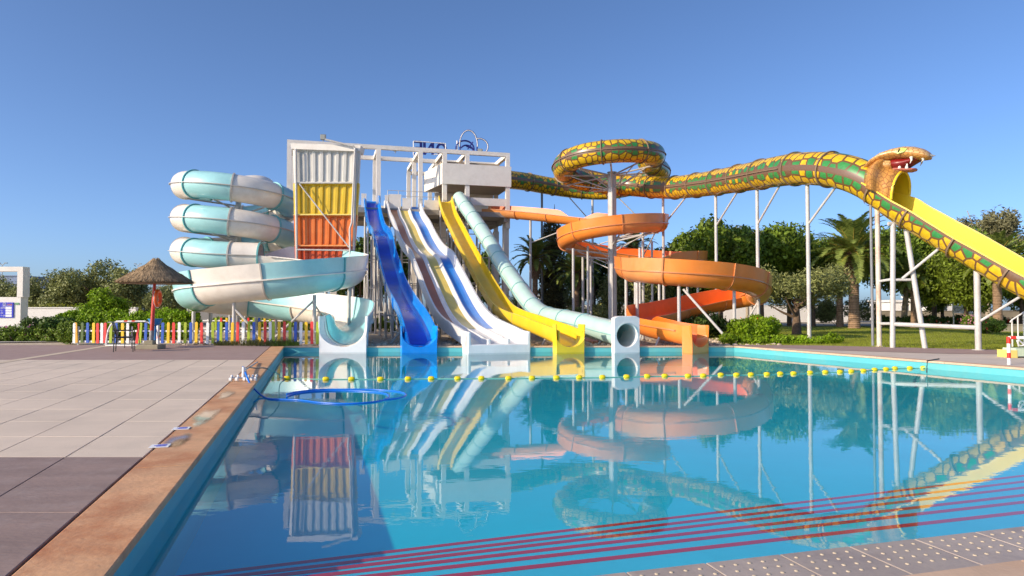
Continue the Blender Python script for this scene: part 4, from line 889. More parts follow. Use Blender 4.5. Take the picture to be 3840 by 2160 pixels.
for f, z in ((0.1, -0.05), (0.7, -0.42), (1.29, -0.81)): V += [hp(f + math.sin(a) * 0.16, math.cos(a) * 0.76, z + math.sin(a) * (0.72 + 0.2 * f)) for a in np.linspace(R(-25), R(205), 25)]
mb.add(V, [(k * 25 + j, k * 25 + j + 1, (k + 1) * 25 + j + 1, (k + 1) * 25 + j) for k in range(2) for j in range(24)]); mb.build('tunnel_lining', 'yellow_chute', hood, 60)
# jaw, mouth, fangs, eyes
jaw = loft([(0.95, 0, 0.36, 0.42, 0.12, 0), (1.35, 0, 0.28, 0.48, 0.11, 0), (1.70, 0, 0.20, 0.42, 0.09, 0), (1.92, 0, 0.20, 0.30, 0.07, 0), (2.00, 0, 0.22, 0.15, 0.04, 0)], 'gum', 'lower_jaw', 18, head)
loft([(0.92, 0, 0.62, 0.42, 0.24, 0), (1.20, 0, 0.54, 0.60, 0.30, 0), (1.50, 0, 0.53, 0.52, 0.28, 0), (1.80, 0, 0.58, 0.44, 0.17, 0), (2.15, 0, 0.64, 0.32, 0.07, 0)], 'mouth_red', 'mouth', 18, head)
loft([(0.75, 0, 0.55, 0.80, 0.34, 0), (1.00, 0, 0.50, 0.72, 0.32, 0), (1.16, 0, 0.48, 0.62, 0.27, 0)], 'cobra_scales', 'cheek', 18, head)
for f, s, z0, z1 in ((2.02, 0.47, 0.72, 0.42), (2.02, -0.47, 0.72, 0.42), (1.46, 0.40, 0.28, 0.58), (1.74, 0.33, 0.24, 0.52), (1.46, -0.40, 0.28, 0.58), (2.42, 0.25, 0.60, 0.46)):
    mb = MB(); mb.rod([hp(f, s, z0), hp(f + 0.02, s, (z0 + z1) / 2), hp(f - (0.06 if z1 < z0 else -0.04), s, z1)], 0.07, 8, 0.008); mb.build('fang', 'fang', head, 60)
for sgn in (-1, 1):
    mb = MB(); E_ = [(1.28, 1.20), (1.36, 1.02), (1.58, 0.90), (1.86, 0.96), (1.94, 1.08), (1.66, 1.18)]
    V = [hp(f, sgn * (0.77 - max(0, z - 1.02) * 0.85 - max(0, f - 1.6) * 0.14), z) for f, z in E_]; V2 = [hp(f, sgn * 0.45, z) for f, z in E_]
    mb.add(V + V2, [tuple(range(6)), tuple(range(11, 5, -1))] + [(i, (i + 1) % 6, 6 + (i + 1) % 6, 6 + i) for i in range(6)]); ey = mb.build('eye', 'eye_green', head)
    mb = MB(); mb.bar(hp(1.60, sgn * 0.785, 0.97), hp(1.63, sgn * 0.72, 1.12), 0.03, 0.03); mb.build('pupil', 'black_plastic', ey)

# ================================================================== TOWER
tower = thing('slide_tower', 'white concrete frame tower with open roof beams and a boxed lookout', 'tower', tuple(tw(6, 2, 0)))
ZT = 14.45; CWD = 0.34
cols = [front_s(p) for p in (1081, 1417, 1575, 1666, 1751, 1903)]
def column(s, l, z0, z1, w=CWD):
    mb = MB(); mb.box(tw(s, l, (z0 + z1) / 2), (w, w, z1 - z0), math.atan2(te.y, te.x)); mb.build('column', 'stucco', tower)
def beam(s0, l0, s1, l1, z, w=0.30, h=0.32, name='beam'):
    mb = MB(); mb.bar(tw(s0, l0, z), tw(s1, l1, z), w, h); mb.build(name, 'stucco', tower)
ZB = ZT - 0.16; LB = 4.0
for i, s in enumerate(cols):
    column(s, 0, 9.0 if i < 5 else 8.2, ZT - 0.322)
    column(s, LB, 8.4, ZT - 0.322)
hw = CWD / 2
beam(cols[0] - hw, 0, cols[-1] + hw, 0, ZB); beam(cols[0] - hw, LB, cols[-1] + hw, LB, ZB)
for s in cols: beam(s, 0.153, s, LB - 0.153, ZB - 0.002, 0.28, 0.318)
for s in (cols[2], cols[3]): column(s, 8, 8.6, ZT - 0.324); beam(s, LB + 0.153, s, 8.15, ZB - 0.004, 0.28, 0.314)
beam(cols[2] - hw, 8, cols[3] + hw, 8, ZB - 0.33)
for s in (cols[2], cols[3], cols[4], cols[5], cols[1], (cols[1] + cols[0]) / 2): 
    column(s, 0.6, -0.05, 8.95, 0.45); column(s, LB, -0.05, 8.38, 0.45)
# lookout box
s0, s1 = cols[3] - hw - 0.004, cols[5] + hw + 0.004; zb0, zb1 = 11.62, 13.30
def tpanel(name, a, la, b, lb, z0, z1, th, mat='stucco'):
    mb = MB(); mb.bar(tw(a, la, (z0 + z1) / 2), tw(b, lb, (z0 + z1) / 2), th, z1 - z0); return mb.build(name, mat, tower)
tpanel('parapet_panel', s0, -0.20, s1, -0.20, zb0, zb1, 0.08); tpanel('parapet_panel', s0 - 0.9, LB + 0.2, s1, LB + 0.2, zb0, zb1, 0.08)
tpanel('parapet_panel', s0 - 0.0, -0.24, s0 - 0.9, LB + 0.24, zb0, zb1, 0.08); tpanel('parapet_panel', s1 + 0.045, -0.24, s1 + 0.045, LB + 0.24, zb0, zb1, 0.08)
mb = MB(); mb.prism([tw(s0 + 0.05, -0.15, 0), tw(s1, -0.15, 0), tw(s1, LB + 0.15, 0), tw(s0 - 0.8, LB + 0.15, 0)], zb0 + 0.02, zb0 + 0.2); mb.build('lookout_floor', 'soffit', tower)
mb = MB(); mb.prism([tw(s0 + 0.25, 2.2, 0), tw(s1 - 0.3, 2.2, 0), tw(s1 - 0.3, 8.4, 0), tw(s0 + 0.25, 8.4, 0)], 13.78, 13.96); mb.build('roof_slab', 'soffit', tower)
tpanel('back_wall', s0 + 0.2, LB + 0.1, s1 - 0.4, LB + 0.1, 9.7, 11.6, 0.12); tpanel('parapet_panel', cols[4] + 0.25, -0.1, s1 - 0.2, -0.1, 10.0, 10.62, 0.1)
# platform
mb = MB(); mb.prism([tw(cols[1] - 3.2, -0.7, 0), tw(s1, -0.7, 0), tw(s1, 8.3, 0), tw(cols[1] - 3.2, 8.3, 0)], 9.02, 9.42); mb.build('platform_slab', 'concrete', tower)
def fb(px, D=None): return front_s(px)
for a, b, z1 in ((1352, 1371, 10.5), (1440, 1452, 10.45), (1455, 1500, 10.55), (1505, 1538, 10.3), (1586, 1640, 10.2)):
    tpanel('railing_panel', fb(a), -0.55, fb(b), -0.55, 9.42, z1, 0.08)
tpanel('railing_panel', fb(1352), 5.5, fb(1640), 5.5, 9.42, 10.5, 0.1); tpanel('railing_panel', fb(1455), -0.5, fb(1452), 3.0, 9.42, 10.5, 0.08)
mb = MB()
for z in (10.85, 10.45): mb.rod([tw(fb(1450), -0.5, z), tw(fb(1640), -0.5, z)], 0.025, 6)
for p in (1450, 1490, 1530, 1570, 1610): mb.rod([tw(fb(p), -0.5, 9.4), tw(fb(p), -0.5, 10.85)], 0.025, 6)
mb.build('handrail', 'steel', tower, 40)
# under-platform concrete beams
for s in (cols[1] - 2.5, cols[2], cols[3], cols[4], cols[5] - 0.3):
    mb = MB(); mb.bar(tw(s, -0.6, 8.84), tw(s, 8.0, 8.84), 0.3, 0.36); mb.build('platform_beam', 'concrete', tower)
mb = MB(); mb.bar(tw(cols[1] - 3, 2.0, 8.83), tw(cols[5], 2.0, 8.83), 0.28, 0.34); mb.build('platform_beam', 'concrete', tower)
# stair flight behind
mb = MB()
for k in range(26): mb.box(tw(cols[3] + 0.6 + 0.28 * k, 7.0, 9.2 - 0.34 * k), (0.34, 1.4, 0.06), math.atan2(te.y, te.x))
mb.bar(tw(cols[3] + 0.5, 6.3, 9.1), tw(cols[3] + 7.9, 6.3, 0.2), 0.08, 0.3); mb.bar(tw(cols[3] + 0.5, 7.7, 9.1), tw(cols[3] + 7.9, 7.7, 0.2), 0.08, 0.3)
mb.build('stair_flight', 'concrete', tower)
# sign seen from behind: the letters run right to left
sign = thing('rooftop_sign', 'blue letters ONE and looped emblem seen from behind on the tower roof', 'sign', tuple(tw(5, LB, ZT)))
SD = tw(front_s(1610), LB, 0).y
def sgp(px, py, l=LB):
    A = tw(0, l, 0); B = tw(10, l, 0); return on_plane(px, py, (A.x, A.y), (B.x, B.y))
def zp(zx, zy): return (1540 + zx / 8.05, 480 + zy / 8.05)
def stroke(name, pts, w=0.20, d=0.22, mat='sign_blue', par=None):
    mb = MB()
    for a, b in zip(pts[:-1], pts[1:]): mb.bar(sgp(*zp(*a)), sgp(*zp(*b)), d, w, up=(0, 0, 1)) if abs(a[0] - b[0]) > abs(a[1] - b[1]) * 0.2 else mb.bar(sgp(*zp(*a)), sgp(*zp(*b)), w, d, up=tuple(te))
    return mb.build(name, mat, par or sign)
stroke('letter_e', [(100, 410), (310, 425), (310, 800), (100, 800)], 0.16); stroke('letter_e_arm', [(130, 600), (310, 605)], 0.16)
stroke('letter_n', [(415, 800), (415, 430)], 0.2); stroke('letter_n_diagonal', [(430, 790), (650, 450)], 0.17); stroke('letter_n_stem', [(665, 800), (665, 450)], 0.2)
oc = [(925 + 125 * math.cos(2 * math.pi * k / 20), 640 + 160 * math.sin(2 * math.pi * k / 20)) for k in range(21)]
stroke('letter_o', oc, 0.2)
mb = MB()
for a, b in (((85, 400), (85, 830)), ((85, 395), (1060, 470)), ((1055, 465), (1055, 830)), ((700, 800), (1050, 810))): mb.rod([sgp(*zp(*a), l=LB - 0.25), sgp(*zp(*b), l=LB - 0.25)], 0.045, 6)
mb.build('letter_frame', 'white_paint', sign, 40)
def loop(c, rx, ry, a0, a1, rot=0, l=LB, r=0.075, mat='sign_blue'):
    P = []
    for k in range(31):
        a = R(a0 + (a1 - a0) * k / 30); x = rx * math.cos(a); y = ry * math.sin(a); P.append(sgp(*zp(c[0] + x * math.cos(rot) - y * math.sin(rot), c[1] + x * math.sin(rot) + y * math.cos(rot)), l=l))
    mb = MB(); mb.rod(P, r, 6); mb.build('emblem_loop', mat, sign, 50)
loop((1745, 520), 270, 450, 175, 365); loop((1745, 520), 270, 450, 175, 365, l=LB - 0.2, r=0.04, mat='white_paint')
loop((2060, 560), 270, 245, -110, 130); loop((2060, 560), 270, 245, -110, 60, l=LB - 0.2, r=0.04, mat='white_paint')
loop((1640, 620), 270, 235, -200, 10, 0.25); loop((1700, 700), 200, 170, -180, 0, 0.5)
for a, b in (((1480, 390), (1500, 800)), ((1880, 420), (1720, 640)), ((1680, 550), (1900, 640)), ((1400, 380), (1400, 800)), ((2010, 350), (2000, 820))):
    mb = MB(); mb.rod([sgp(*zp(*a)), sgp(*zp(*b))], 0.06, 6); mb.build('emblem_stroke', 'sign_blue' if a[0] != 1400 else 'white_paint', sign, 40)
def floodlight(p, label, s=0.42, tilt=0.3):
    r = thing('floodlight', label, 'floodlight', tuple(p), 'tower floodlights')
    mb = MB(); mb.box((p.x, p.y, p.z + 0.16 + s / 2), (s, 0.2, s), 0.2); bevel(mb.build('lamp_body', 'lamp_grey', r), 0.02)
    mb = MB(); mb.box((p.x - 0.03, p.y - 0.106, p.z + 0.16 + s / 2), (s * 0.8, 0.02, s * 0.8), 0.2); mb.build('lamp_lens', 'lamp_glass', r)
    mb = MB(); mb.rod([(p.x, p.y, p.z), (p.x, p.y, p.z + 0.2)], 0.04, 8); mb.build('bracket', 'lamp_grey', r)
floodlight(tw(front_s(1208), 0, ZT), 'grey floodlight on the roof beam above the coloured panel shaft')
floodlight(tw(front_s(1810), 1.0, ZT - 0.1) + Vector((0, 0, 0.0)), 'grey floodlight beside the looped emblem on the tower', 0.40)
floodlight(sgp(1482, 574), 'pale floodlight on the rear roof beam between two columns', 0.34)

# ------------------------------------------------------------------ coloured panel shaft
CD = 39.6; shaft = thing('panel_shaft', 'tall ribbed panel shaft in white, yellow, orange and red tiers', 'panel tower', (xd(1220, CD), CD, 0))
tiers = [(('panel_white', 'panel_white'), 375, 460, 735, 738, 905, 900), (('panel_yellow', 'panel_yellow'), 460, 540, 736, 738, 902, 896), (('panel_orange', 'panel_orange'), 540, 618, 737, 740, 897, 890), (('panel_red', 'panel_red'), 618, 668, 739, 741, 890, 885)]
for k, ((m1, m2), y0, y1, xa, xb, xc, xd_) in enumerate(tiers):
    A, B = q(xa, y0, CD), q(xc, y0, CD); C_, D_ = q(xb, y1 + 1, CD), q(xd_, y1 + 1, CD); nr = 7; mb = MB(); V = []
    yo = 0.015 * k
    prof = [(0.0, 0.40), (0.0, 0.10), (0.035, 0.0), (0.06, 0.0)]
    m = []
    for r_ in range(nr):
        t0 = 0.09 + 0.82 * r_ / nr; w = 0.82 / nr; m += [(t0 + w * 0.10, 0.05), (t0 + w * 0.20, 0.13), (t0 + w * 0.62, 0.13), (t0 + w * 0.74, 0.05)]
    prof = prof + m + [(0.94, 0.0), (0.965, 0.0), (1.0, 0.10), (1.0, 0.40)]
    zt_, zb_ = A.z, C_.z
    rowsz = [(0, 0.0), (0.05, 0.0), (0.09, 1.0), (0.93, 1.0), (0.965, 0.0), (1.0, -0.25)]
    for f, dep in rowsz:
        L_ = A.lerp(C_, f); Rr = B.lerp(D_, f)
        for t, d in prof: p = L_.lerp(Rr, t); V.append((p.x, CD + yo + (d if d > 0.3 or d == 0.10 and t in (0.0, 1.0) else d * max(dep, 0) + (0.06 * dep if dep < 0 else 0)), p.z))
    n_ = len(prof); mb.add(V, [(i * n_ + j, i * n_ + j + 1, (i + 1) * n_ + j + 1, (i + 1) * n_ + j) for i in range(len(rowsz) - 1) for j in range(n_ - 1)])
    pn = mb.build('tier_panel', m1, shaft, 30)
    if k < 3:
        a, b = q(xb + 1, y1, CD - 0.1), q(xd_ - 2, y1, CD - 0.1); mb = MB(); mb.bar(a, b, 0.10, 0.07); mb.build('tier_lip', ('panel_white', 'yellow_pale', 'orange_faded')[k], shaft)
mb = MB(); a, b = q(733, 362, CD), q(909, 367, CD); a2, b2 = q(735, 376, CD), q(906, 382, CD)
V = [a, b, b2, a2]; mb.add([v + Vector((0, -0.16, 0)) for v in V] + [v + Vector((0, 0.9, 0)) for v in V], [(0, 1, 2, 3), (7, 6, 5, 4), (0, 4, 5, 1), (1, 5, 6, 2), (2, 6, 7, 3), (3, 7, 4, 0)]); mb.build('cap', 'stucco', shaft)
for xa, xb, ya in ((744, 747, 375), (896, 889, 375)):
    mb = MB(); t0 = q(xa, ya, CD - 0.18); t1 = q(xb, 668, CD - 0.18); mb.rod([t0, t1, (t1.x, t1.y, -0.05)], 0.075, 10); mb.build('corner_pipe', 'steel', shaft, 40)
mb = MB(); mb.rod([q(753, 462, CD - 0.25), q(878, 622, CD - 0.25)], 0.04, 8); mb.build('brace', 'steel', shaft, 40)
mb = MB(); mb.rod([q(747, 628, CD - 0.22), q(886, 630, CD - 0.22)], 0.045, 8); mb.build('cross_bar', 'steel', shaft, 40)
mb = MB(); pts_ = [q(818, 351, CD - 0.35), q(835, 355, CD - 0.35), q(890, 368, CD - 0.35), q(893, 375, CD - 0.35), q(889, 470, CD - 0.35), q(885, 560, CD - 0.35), q(880, 575, CD - 0.32), q(881, 668, CD - 0.3)]; mb.rod(pts_, 0.06, 10); mb.build('drain_pipe', 'steel', shaft, 40)
for px in (752, 884):
    mb = MB(); b_ = q(px, 660, CD + 0.6); mb.rod([(b_.x, b_.y, -0.05), (b_.x, b_.y, 5.2)], 0.11, 10); mb.build('shaft_leg', 'steel', shaft, 40)
mb = MB(); mb.prism([(q(748, 600, CD).x, CD + 0.3), (q(880, 600, CD).x, CD + 0.3), (q(880, 600, CD).x, CD + 0.38), (q(748, 600, CD).x, CD + 0.38)], 4.2, 10.9); mb.build('back_panel', 'panel_red', shaft)
# white column standing left of the shaft belongs to the tower frame (cols[0])

# ================================================================== LEFT SIDE
# fence ------------------------------------------------------------
pk = [(281.1, 'white'), (290.4, 'mustard'), (310.6, 'olive'), (331.7, 'blue'), (354, 'yellow'), (369.6, 'red'), (385, 'white'), (396, 'red'), (417.7, 'green'), (437.3, 'blue'), (462.4, 'yellow'), (482, 'white'), (515.5, 'red'), (526.7, 'green'), (548.5, 'blue'), (591, 'white'), (611.4, 'blue'), (632.9, 'yellow'), (653.9, 'red'), (674.9, 'white'), (695.8, 'green'), (717.3, 'blue'), (737.7, 'yellow'), (758.7, 'red'), (779.7, 'white'), (800.6, 'green'), (820.2, 'blue'), (830.5, 'green'), (852.3, 'blue'), (872.5, 'yellow'), (892.9, 'red'), (913.8, 'white'), (933.9, 'green'), (954.3, 'blue'), (975.3, 'yellow'), (996.3, 'red'), (1015.8, 'white'), (1027, 'green'), (1048, 'yellow'), (1068.4, 'red'), (1089, 'green'), (1109.3, 'blue'), (1130.1, 'white'), (1150.3, 'yellow'), (1171.4, 'red'), (1191.6, 'green')]
fence = thing('picket_fence', 'low fence of rounded red, yellow, blue, green and white pickets by the deck', 'fence', (xd(740, 30.2), 30.2, 0))
fa, fb_ = gnd(281, 1291), gnd(1200, 1296.2)
def fpt(px):
    d = ray(px, 1200); return isect(Vector((0, 0, 0)), Vector((d.x, d.y, 0)), fa, fb_ - fa)
fdir = (fb_ - fa).normalized(); frz = math.atan2(fdir.y, fdir.x)
def picket_mesh(col):
    w, h, t = 0.125, 0.97, 0.03; out = [(-w / 2, 0), (w / 2, 0), (w / 2, h - w / 2)] + [(w / 2 * math.cos(a), h - w / 2 + w / 2 * math.sin(a)) for a in np.linspace(0.3, math.pi - 0.3, 6)] + [(-w / 2, h - w / 2)]
    m = len(out); V = [(x, -t / 2, z) for x, z in out] + [(x, t / 2, z) for x, z in out]
    me = bpy.data.meshes.new('picket'); me.from_pydata(V, [], [tuple(range(m)), tuple(range(2 * m - 1, m - 1, -1))] + [(i, m + i, m + (i + 1) % m, (i + 1) % m) for i in range(m)]); me.materials.append(MATS['picket_' + col]); me.update(); return me
PKM = {c: picket_mesh(c) for c in set(c for _, c in pk)}
for i, (px, c) in enumerate(pk):
    p = fpt(px); o = link('picket', PKM[c], fence); hgt = 1.0 - 0.07 * (1 - min(1, max(0, (px - 500) / 500)))
    o.location = p - ORG[fence] + Vector((0, -0.035, 0.06 + random.uniform(-0.015, 0.015))); tilt = {515.5: 0.12, 526.7: 0.06, 290.4: -0.06}.get(px, random.uniform(-0.02, 0.02))
    o.rotation_euler = (0, tilt, frz); o.scale = (1, 1, hgt)
for z in (0.13, 0.60):
    mb = MB(); mb.bar(fa + Vector((0, 0.02, z)), fb_ + Vector((0, 0.02, z)), 0.05, 0.07); mb.build('rail', 'white_paint', fence)
for px in np.linspace(290, 1195, 10):
    p = fpt(px); mb = MB(); mb.box((p.x, p.y + 0.08, 0.36), (0.06, 0.06, 0.86)); mb.build('fence_post', 'white_paint', fence)
f2 = thing('rear_picket_fence', 'second coloured picket fence behind the spiral slide, half hidden', 'fence', (-17, 46, 0))
cyc = ['yellow', 'green', 'red', 'yellow', 'blue', 'white', 'yellow', 'red', 'green', 'blue']
for i in range(13):
    o = link('picket', PKM[cyc[i % 10]], f2); o.location = Vector((-20.0 + 0.36 * i + 17, 0, 0.08)); o.scale = (1.1, 1, 0.95)
for z in (0.3, 0.8):
    mb = MB(); mb.bar((-20.5, 46.04, z), (-15.2, 46.04, z), 0.05, 0.08); mb.build('rail', 'white_paint', f2)
for x in (-20.2, -17.8, -15.4): mb = MB(); mb.box((x, 46.1, 0.42), (0.08, 0.08, 0.95)); mb.build('fence_post', 'white_paint', f2)
# small goal with curved sides
ga, gb = gnd(398, 1298), gnd(596, 1298.5); goal = thing('handball_goal', 'white small goal frame with red bands and curved sides, behind the parasol', 'goal', tuple((ga + gb) / 2))
def sgo(p, c): return p
for e, sgn in ((ga, 1), (gb, -1)):
    mb = MB(); P = [e + Vector((0.0, 0, 0.02)), e + Vector((0.04 * sgn, -0.02, 0.4)), e + Vector((0.14 * sgn, -0.05, 0.75)), e + Vector((0.34 * sgn, -0.1, 0.98)), e + Vector((0.60 * sgn, -0.12, 1.04))]; mb.rod(catmull(P, 0.08), 0.035, 8); mb.build('curved_side', 'white_paint', goal, 50)
mb = MB(); mb.rod([ga + Vector((0.5, -0.12, 1.04)), gb + Vector((-0.5, -0.12, 1.04))], 0.042, 10); bar_ = mb.build('crossbar', 'white_paint', goal, 50)
for f in (0.36, 0.62): 
    c = (ga + Vector((0.5, -0.12, 1.04))).lerp(gb + Vector((-0.5, -0.12, 1.04)), f); mb = MB(); mb.rod([c - Vector((0.12, 0, 0)), c + Vector((0.12, 0, 0))], 0.044, 10); mb.build('red_band', 'red_paint', bar_, 50)
mb = MB(); mb.rod([ga + Vector((0, 0, 0.03)), gb + Vector((0, 0, 0.03))], 0.035, 8); mb.build('base_tube', 'white_paint', goal, 50)
pp = gnd(590, 1296); mb = MB(); mb.rod([pp + Vector((0, 0.05, 0)), pp + Vector((0, 0.05, 0.95))], 0.05, 10); g_ = mb.build('rear_post', 'white_paint', goal, 50)
mb = MB(); mb.rod([pp + Vector((0, 0.05, 0.30)), pp + Vector((0, 0.05, 0.44))], 0.053, 10); mb.build('red_band', 'red_paint', g_, 50)
# glass topped table, bottle and blue crate behind the chair
tb = gnd(480, 1306); table = thing('garden_table', 'thin round table top on dark legs behind the black chair', 'table', tuple(tb))
mb = MB(); mb.lathe(tb + Vector((0, 0, 1.03)), [(0.72, 0), (0.73, 0.012), (0.72, 0.024)], 28); mb.build('table_top', 'lamp_glass', table, 40)
for a in (45, 135, 225, 315): mb = MB(); mb.rod([tb + Vector((0.45 * math.cos(R(a)), 0.45 * math.sin(R(a)), 0)), tb + Vector((0.30 * math.cos(R(a)), 0.30 * math.sin(R(a)), 1.03))], 0.016, 6); mb.build('leg', 'black_iron', table, 40)
bt = gnd(592, 1298) + Vector((0, -0.25, 0)); crate = thing('blue_bucket', 'bright blue tub on the goal corner right of the parasol pole', 'tub', tuple(bt + Vector((0, 0, 0))))
mb = MB(); mb.lathe(bt, [(0.05, 0), (0.05, 0.86), (0.20, 0.92), (0.26, 1.14), (0.28, 1.15), (0.25, 1.13), (0.18, 0.94)], 16); mb.build('tub_body', 'blue_crate', crate, 40)
mb = MB(); mb.lathe(bt + Vector((0, 0, 1.12)), [(0.285, 0), (0.285, 0.035), (0.24, 0.035)], 16); mb.build('tub_rim', 'blue_crate', crate, 40)
# black armchair
cb = gnd(466, 1318); chair = thing('armchair', 'black woven garden armchair standing on the deck beside the parasol', 'chair', tuple(cb))
cz = 0.40
def cpt(x, y, z): c_, s_ = math.cos(cz), math.sin(cz); return cb + Vector((x * c_ - y * s_, x * s_ + y * c_, z))
for x, y in ((-0.29, -0.28), (0.29, -0.28), (-0.29, 0.28), (0.29, 0.28)):
    mb = MB(); mb.rod([cpt(x * 1.08, y * 1.12, 0.0), cpt(x, y, 0.76)], 0.018, 8); mb.build('leg', 'black_iron', chair, 40)
mb = MB(); V = [cpt(x, y, z) for z in (0.50, 0.55) for x, y in ((-0.28, -0.28), (0.28, -0.28), (0.28, 0.28), (-0.28, 0.28))]; mb.add(V, [(3, 2, 1, 0), (4, 5, 6, 7), (0, 1, 5, 4), (1, 2, 6, 5), (2, 3, 7, 6), (3, 0, 4, 7)]); bevel(mb.build('seat', 'black_plastic', chair), 0.015)
for y in (-0.29, 0.29): mb = MB(); mb.bar(cpt(-0.33, y, 0.775), cpt(0.30, y, 0.775), 0.05, 0.03); mb.build('armrest', 'black_plastic', chair)
mb = MB(); V = []
for x, z in ((-0.27, 0.58), (-0.33, 0.80), (-0.42, 1.08)):
    for y, dx in ((-0.27, 0.02), (-0.1, 0), (0.1, 0), (0.27, 0.02)): V.append(cpt(x + dx, y, z))
mb.add(V, [(i * 4 + j, i * 4 + j + 1, (i + 1) * 4 + j + 1, (i + 1) * 4 + j) for i in range(2) for j in range(3)]); br = mb.build('backrest', 'black_plastic', chair, 60); sd = br.modifiers.new('thick', 'SOLIDIFY'); sd.thickness = 0.035
# thatched parasol
ub = gnd(566, 1308); um = thing('thatched_parasol', 'straw thatched beach parasol on a red pole with concrete foot', 'parasol', tuple(ub))
ut = at(580, 1060, ub.y); lean = ut - ub - Vector((0, 0, 0)); zr = at(580, 1062, ub.y).z
def upole(z): return ub.lerp(ut, z / ut.z)
mb = MB(); mb.rod([upole(0.15), upole(0.72)], 0.085, 12); mb.build('pole_foot', 'pole_grey', um, 40)
mb = MB(); mb.rod([upole(0.72), upole(2.9)], 0.078, 12, 0.055); mb.build('pole', 'pole_red', um, 40)
mb = MB(); mb.box(ub + Vector((0, 0, 0.085)), (0.82, 0.8, 0.17), 0.1); mb.box(ub + Vector((-0.04, 0, 0.25)), (0.34, 0.34, 0.17), 0.1); bevel(mb.build('concrete_foot', 'footing', um), 0.02)
tc_ = upole(2.64) + Vector((0.03, 0, 0)); RU = 1.38
lay = [(0.10, 0.80), (0.35, 0.62), (0.75, 0.40), (1.10, 0.20), (RU, 0.0)]
mb = MB(); mb.lathe(tc_ + Vector((0, 0, 0.0)), [(RU * 0.97, -0.06), (1.08, 0.10), (0.7, 0.29), (0.3, 0.54), (0.08, 0.76), (0.05, 0.72), (0.28, 0.48), (0.7, 0.22), (1.08, 0.04), (RU * 0.95, -0.08)], 36); mb.build('thatch_base', 'thatch', um, 50)
V = []; Fc = []
for k in range(9000):
    a = rng.uniform(0, 2 * math.pi); t = rng.uniform(0, 1) ** 0.6; r0 = 0.06 + (RU - 0.20) * t; step_ = (0.05 if r0 < 0.62 else 0.0) + (0.05 if r0 < 1.0 else 0.0)
    ln = rng.uniform(0.16, 0.40); r1 = min(r0 + ln, RU + rng.uniform(-0.02, 0.10) + 0.03 * math.sin(5 * a)); zf = lambda r_: float(np.interp(r_, [0.05, 0.35, 0.75, 1.1, RU], [0.84, 0.55, 0.32, 0.15, 0.0]))
    z0 = zf(r0) + step_ + rng.uniform(0.0, 0.05); z1 = zf(r1) + step_ * 0.8 - rng.uniform(0.0, 0.07); w = rng.uniform(0.006, 0.014); da = rng.uniform(-0.08, 0.08)
    c0 = tc_ + Vector((r0 * math.cos(a), r0 * math.sin(a), z0)); c1 = tc_ + Vector((r1 * math.cos(a + da), r1 * math.sin(a + da), z1)); sd_ = Vector((-math.sin(a), math.cos(a), 0)) * w
    i0 = len(V); V += [c0 - sd_, c0 + sd_, c1 + sd_ * 0.6, c1 - sd_ * 0.6]; Fc.append((i0, i0 + 1, i0 + 2, i0 + 3))
mb = MB(); mb.add(V, Fc); o = mb.build('straw', 'thatch', um); o['kind'] = 'stuff'
mb = MB(); kn = [tc_ + Vector((0, 0, 0.74)), tc_ + Vector((0.02, 0, 0.86)), tc_ + Vector((0.10, 0.0, 0.90)), tc_ + Vector((0.18, 0, 0.80)), tc_ + Vector((0.24, 0, 0.62))]; mb.rod(catmull(kn, 0.04), 0.05, 8, 0.03); mb.build('top_knot', 'thatch', um, 50)
# lifebuoy hanging from the parasol
lb = at(592, 1118, ub.y - 0.1); buoy = thing('lifebuoy', 'orange ring lifebuoy with white rope hanging under the parasol', 'lifebuoy', tuple(lb))
mb = MB(); V = []; rot = 1.72
for i in range(30):
    a = 2 * math.pi * i / 30
    for j in range(12):
        b = 2 * math.pi * j / 12; r_ = 0.275 + 0.075 * math.cos(b); x = r_ * math.cos(a); y = 0.075 * math.sin(b); z = r_ * math.sin(a); V.append(lb + Vector((x * math.cos(rot) - y * math.sin(rot), x * math.sin(rot) + y * math.cos(rot), z)))
mb.add(V, [(i * 12 + j, ((i + 1) % 30) * 12 + j, ((i + 1) % 30) * 12 + (j + 1) % 12, i * 12 + (j + 1) % 12) for i in range(30) for j in range(12)]); mb.build('ring', 'ring_orange', buoy, 60)
mb = MB(); P = [lb + Vector((0.40 * math.cos(a) * math.cos(rot), 0.40 * math.cos(a) * math.sin(rot) - 0.05, 0.38 * math.sin(a))) for a in np.linspace(math.pi * 0.75, math.pi * 2.2, 18)]; mb.rod(P, 0.012, 6); mb.build('grab_rope', 'rope_white', buoy, 50)
mb = MB(); mb.rod([lb + Vector((0, 0, 0.3)), lb + Vector((0.02, 0.05, 0.9 if zr - lb.z > 0.9 else zr - lb.z))], 0.012, 6); mb.rod([lb + Vector((0.03, 0, 0.3)), lb + Vector((0.10, 0.05, 0.55)), lb + Vector((0.12, 0.05, 0.85))], 0.01, 6); mb.build('hanging_cord', 'rope_white', buoy, 50)
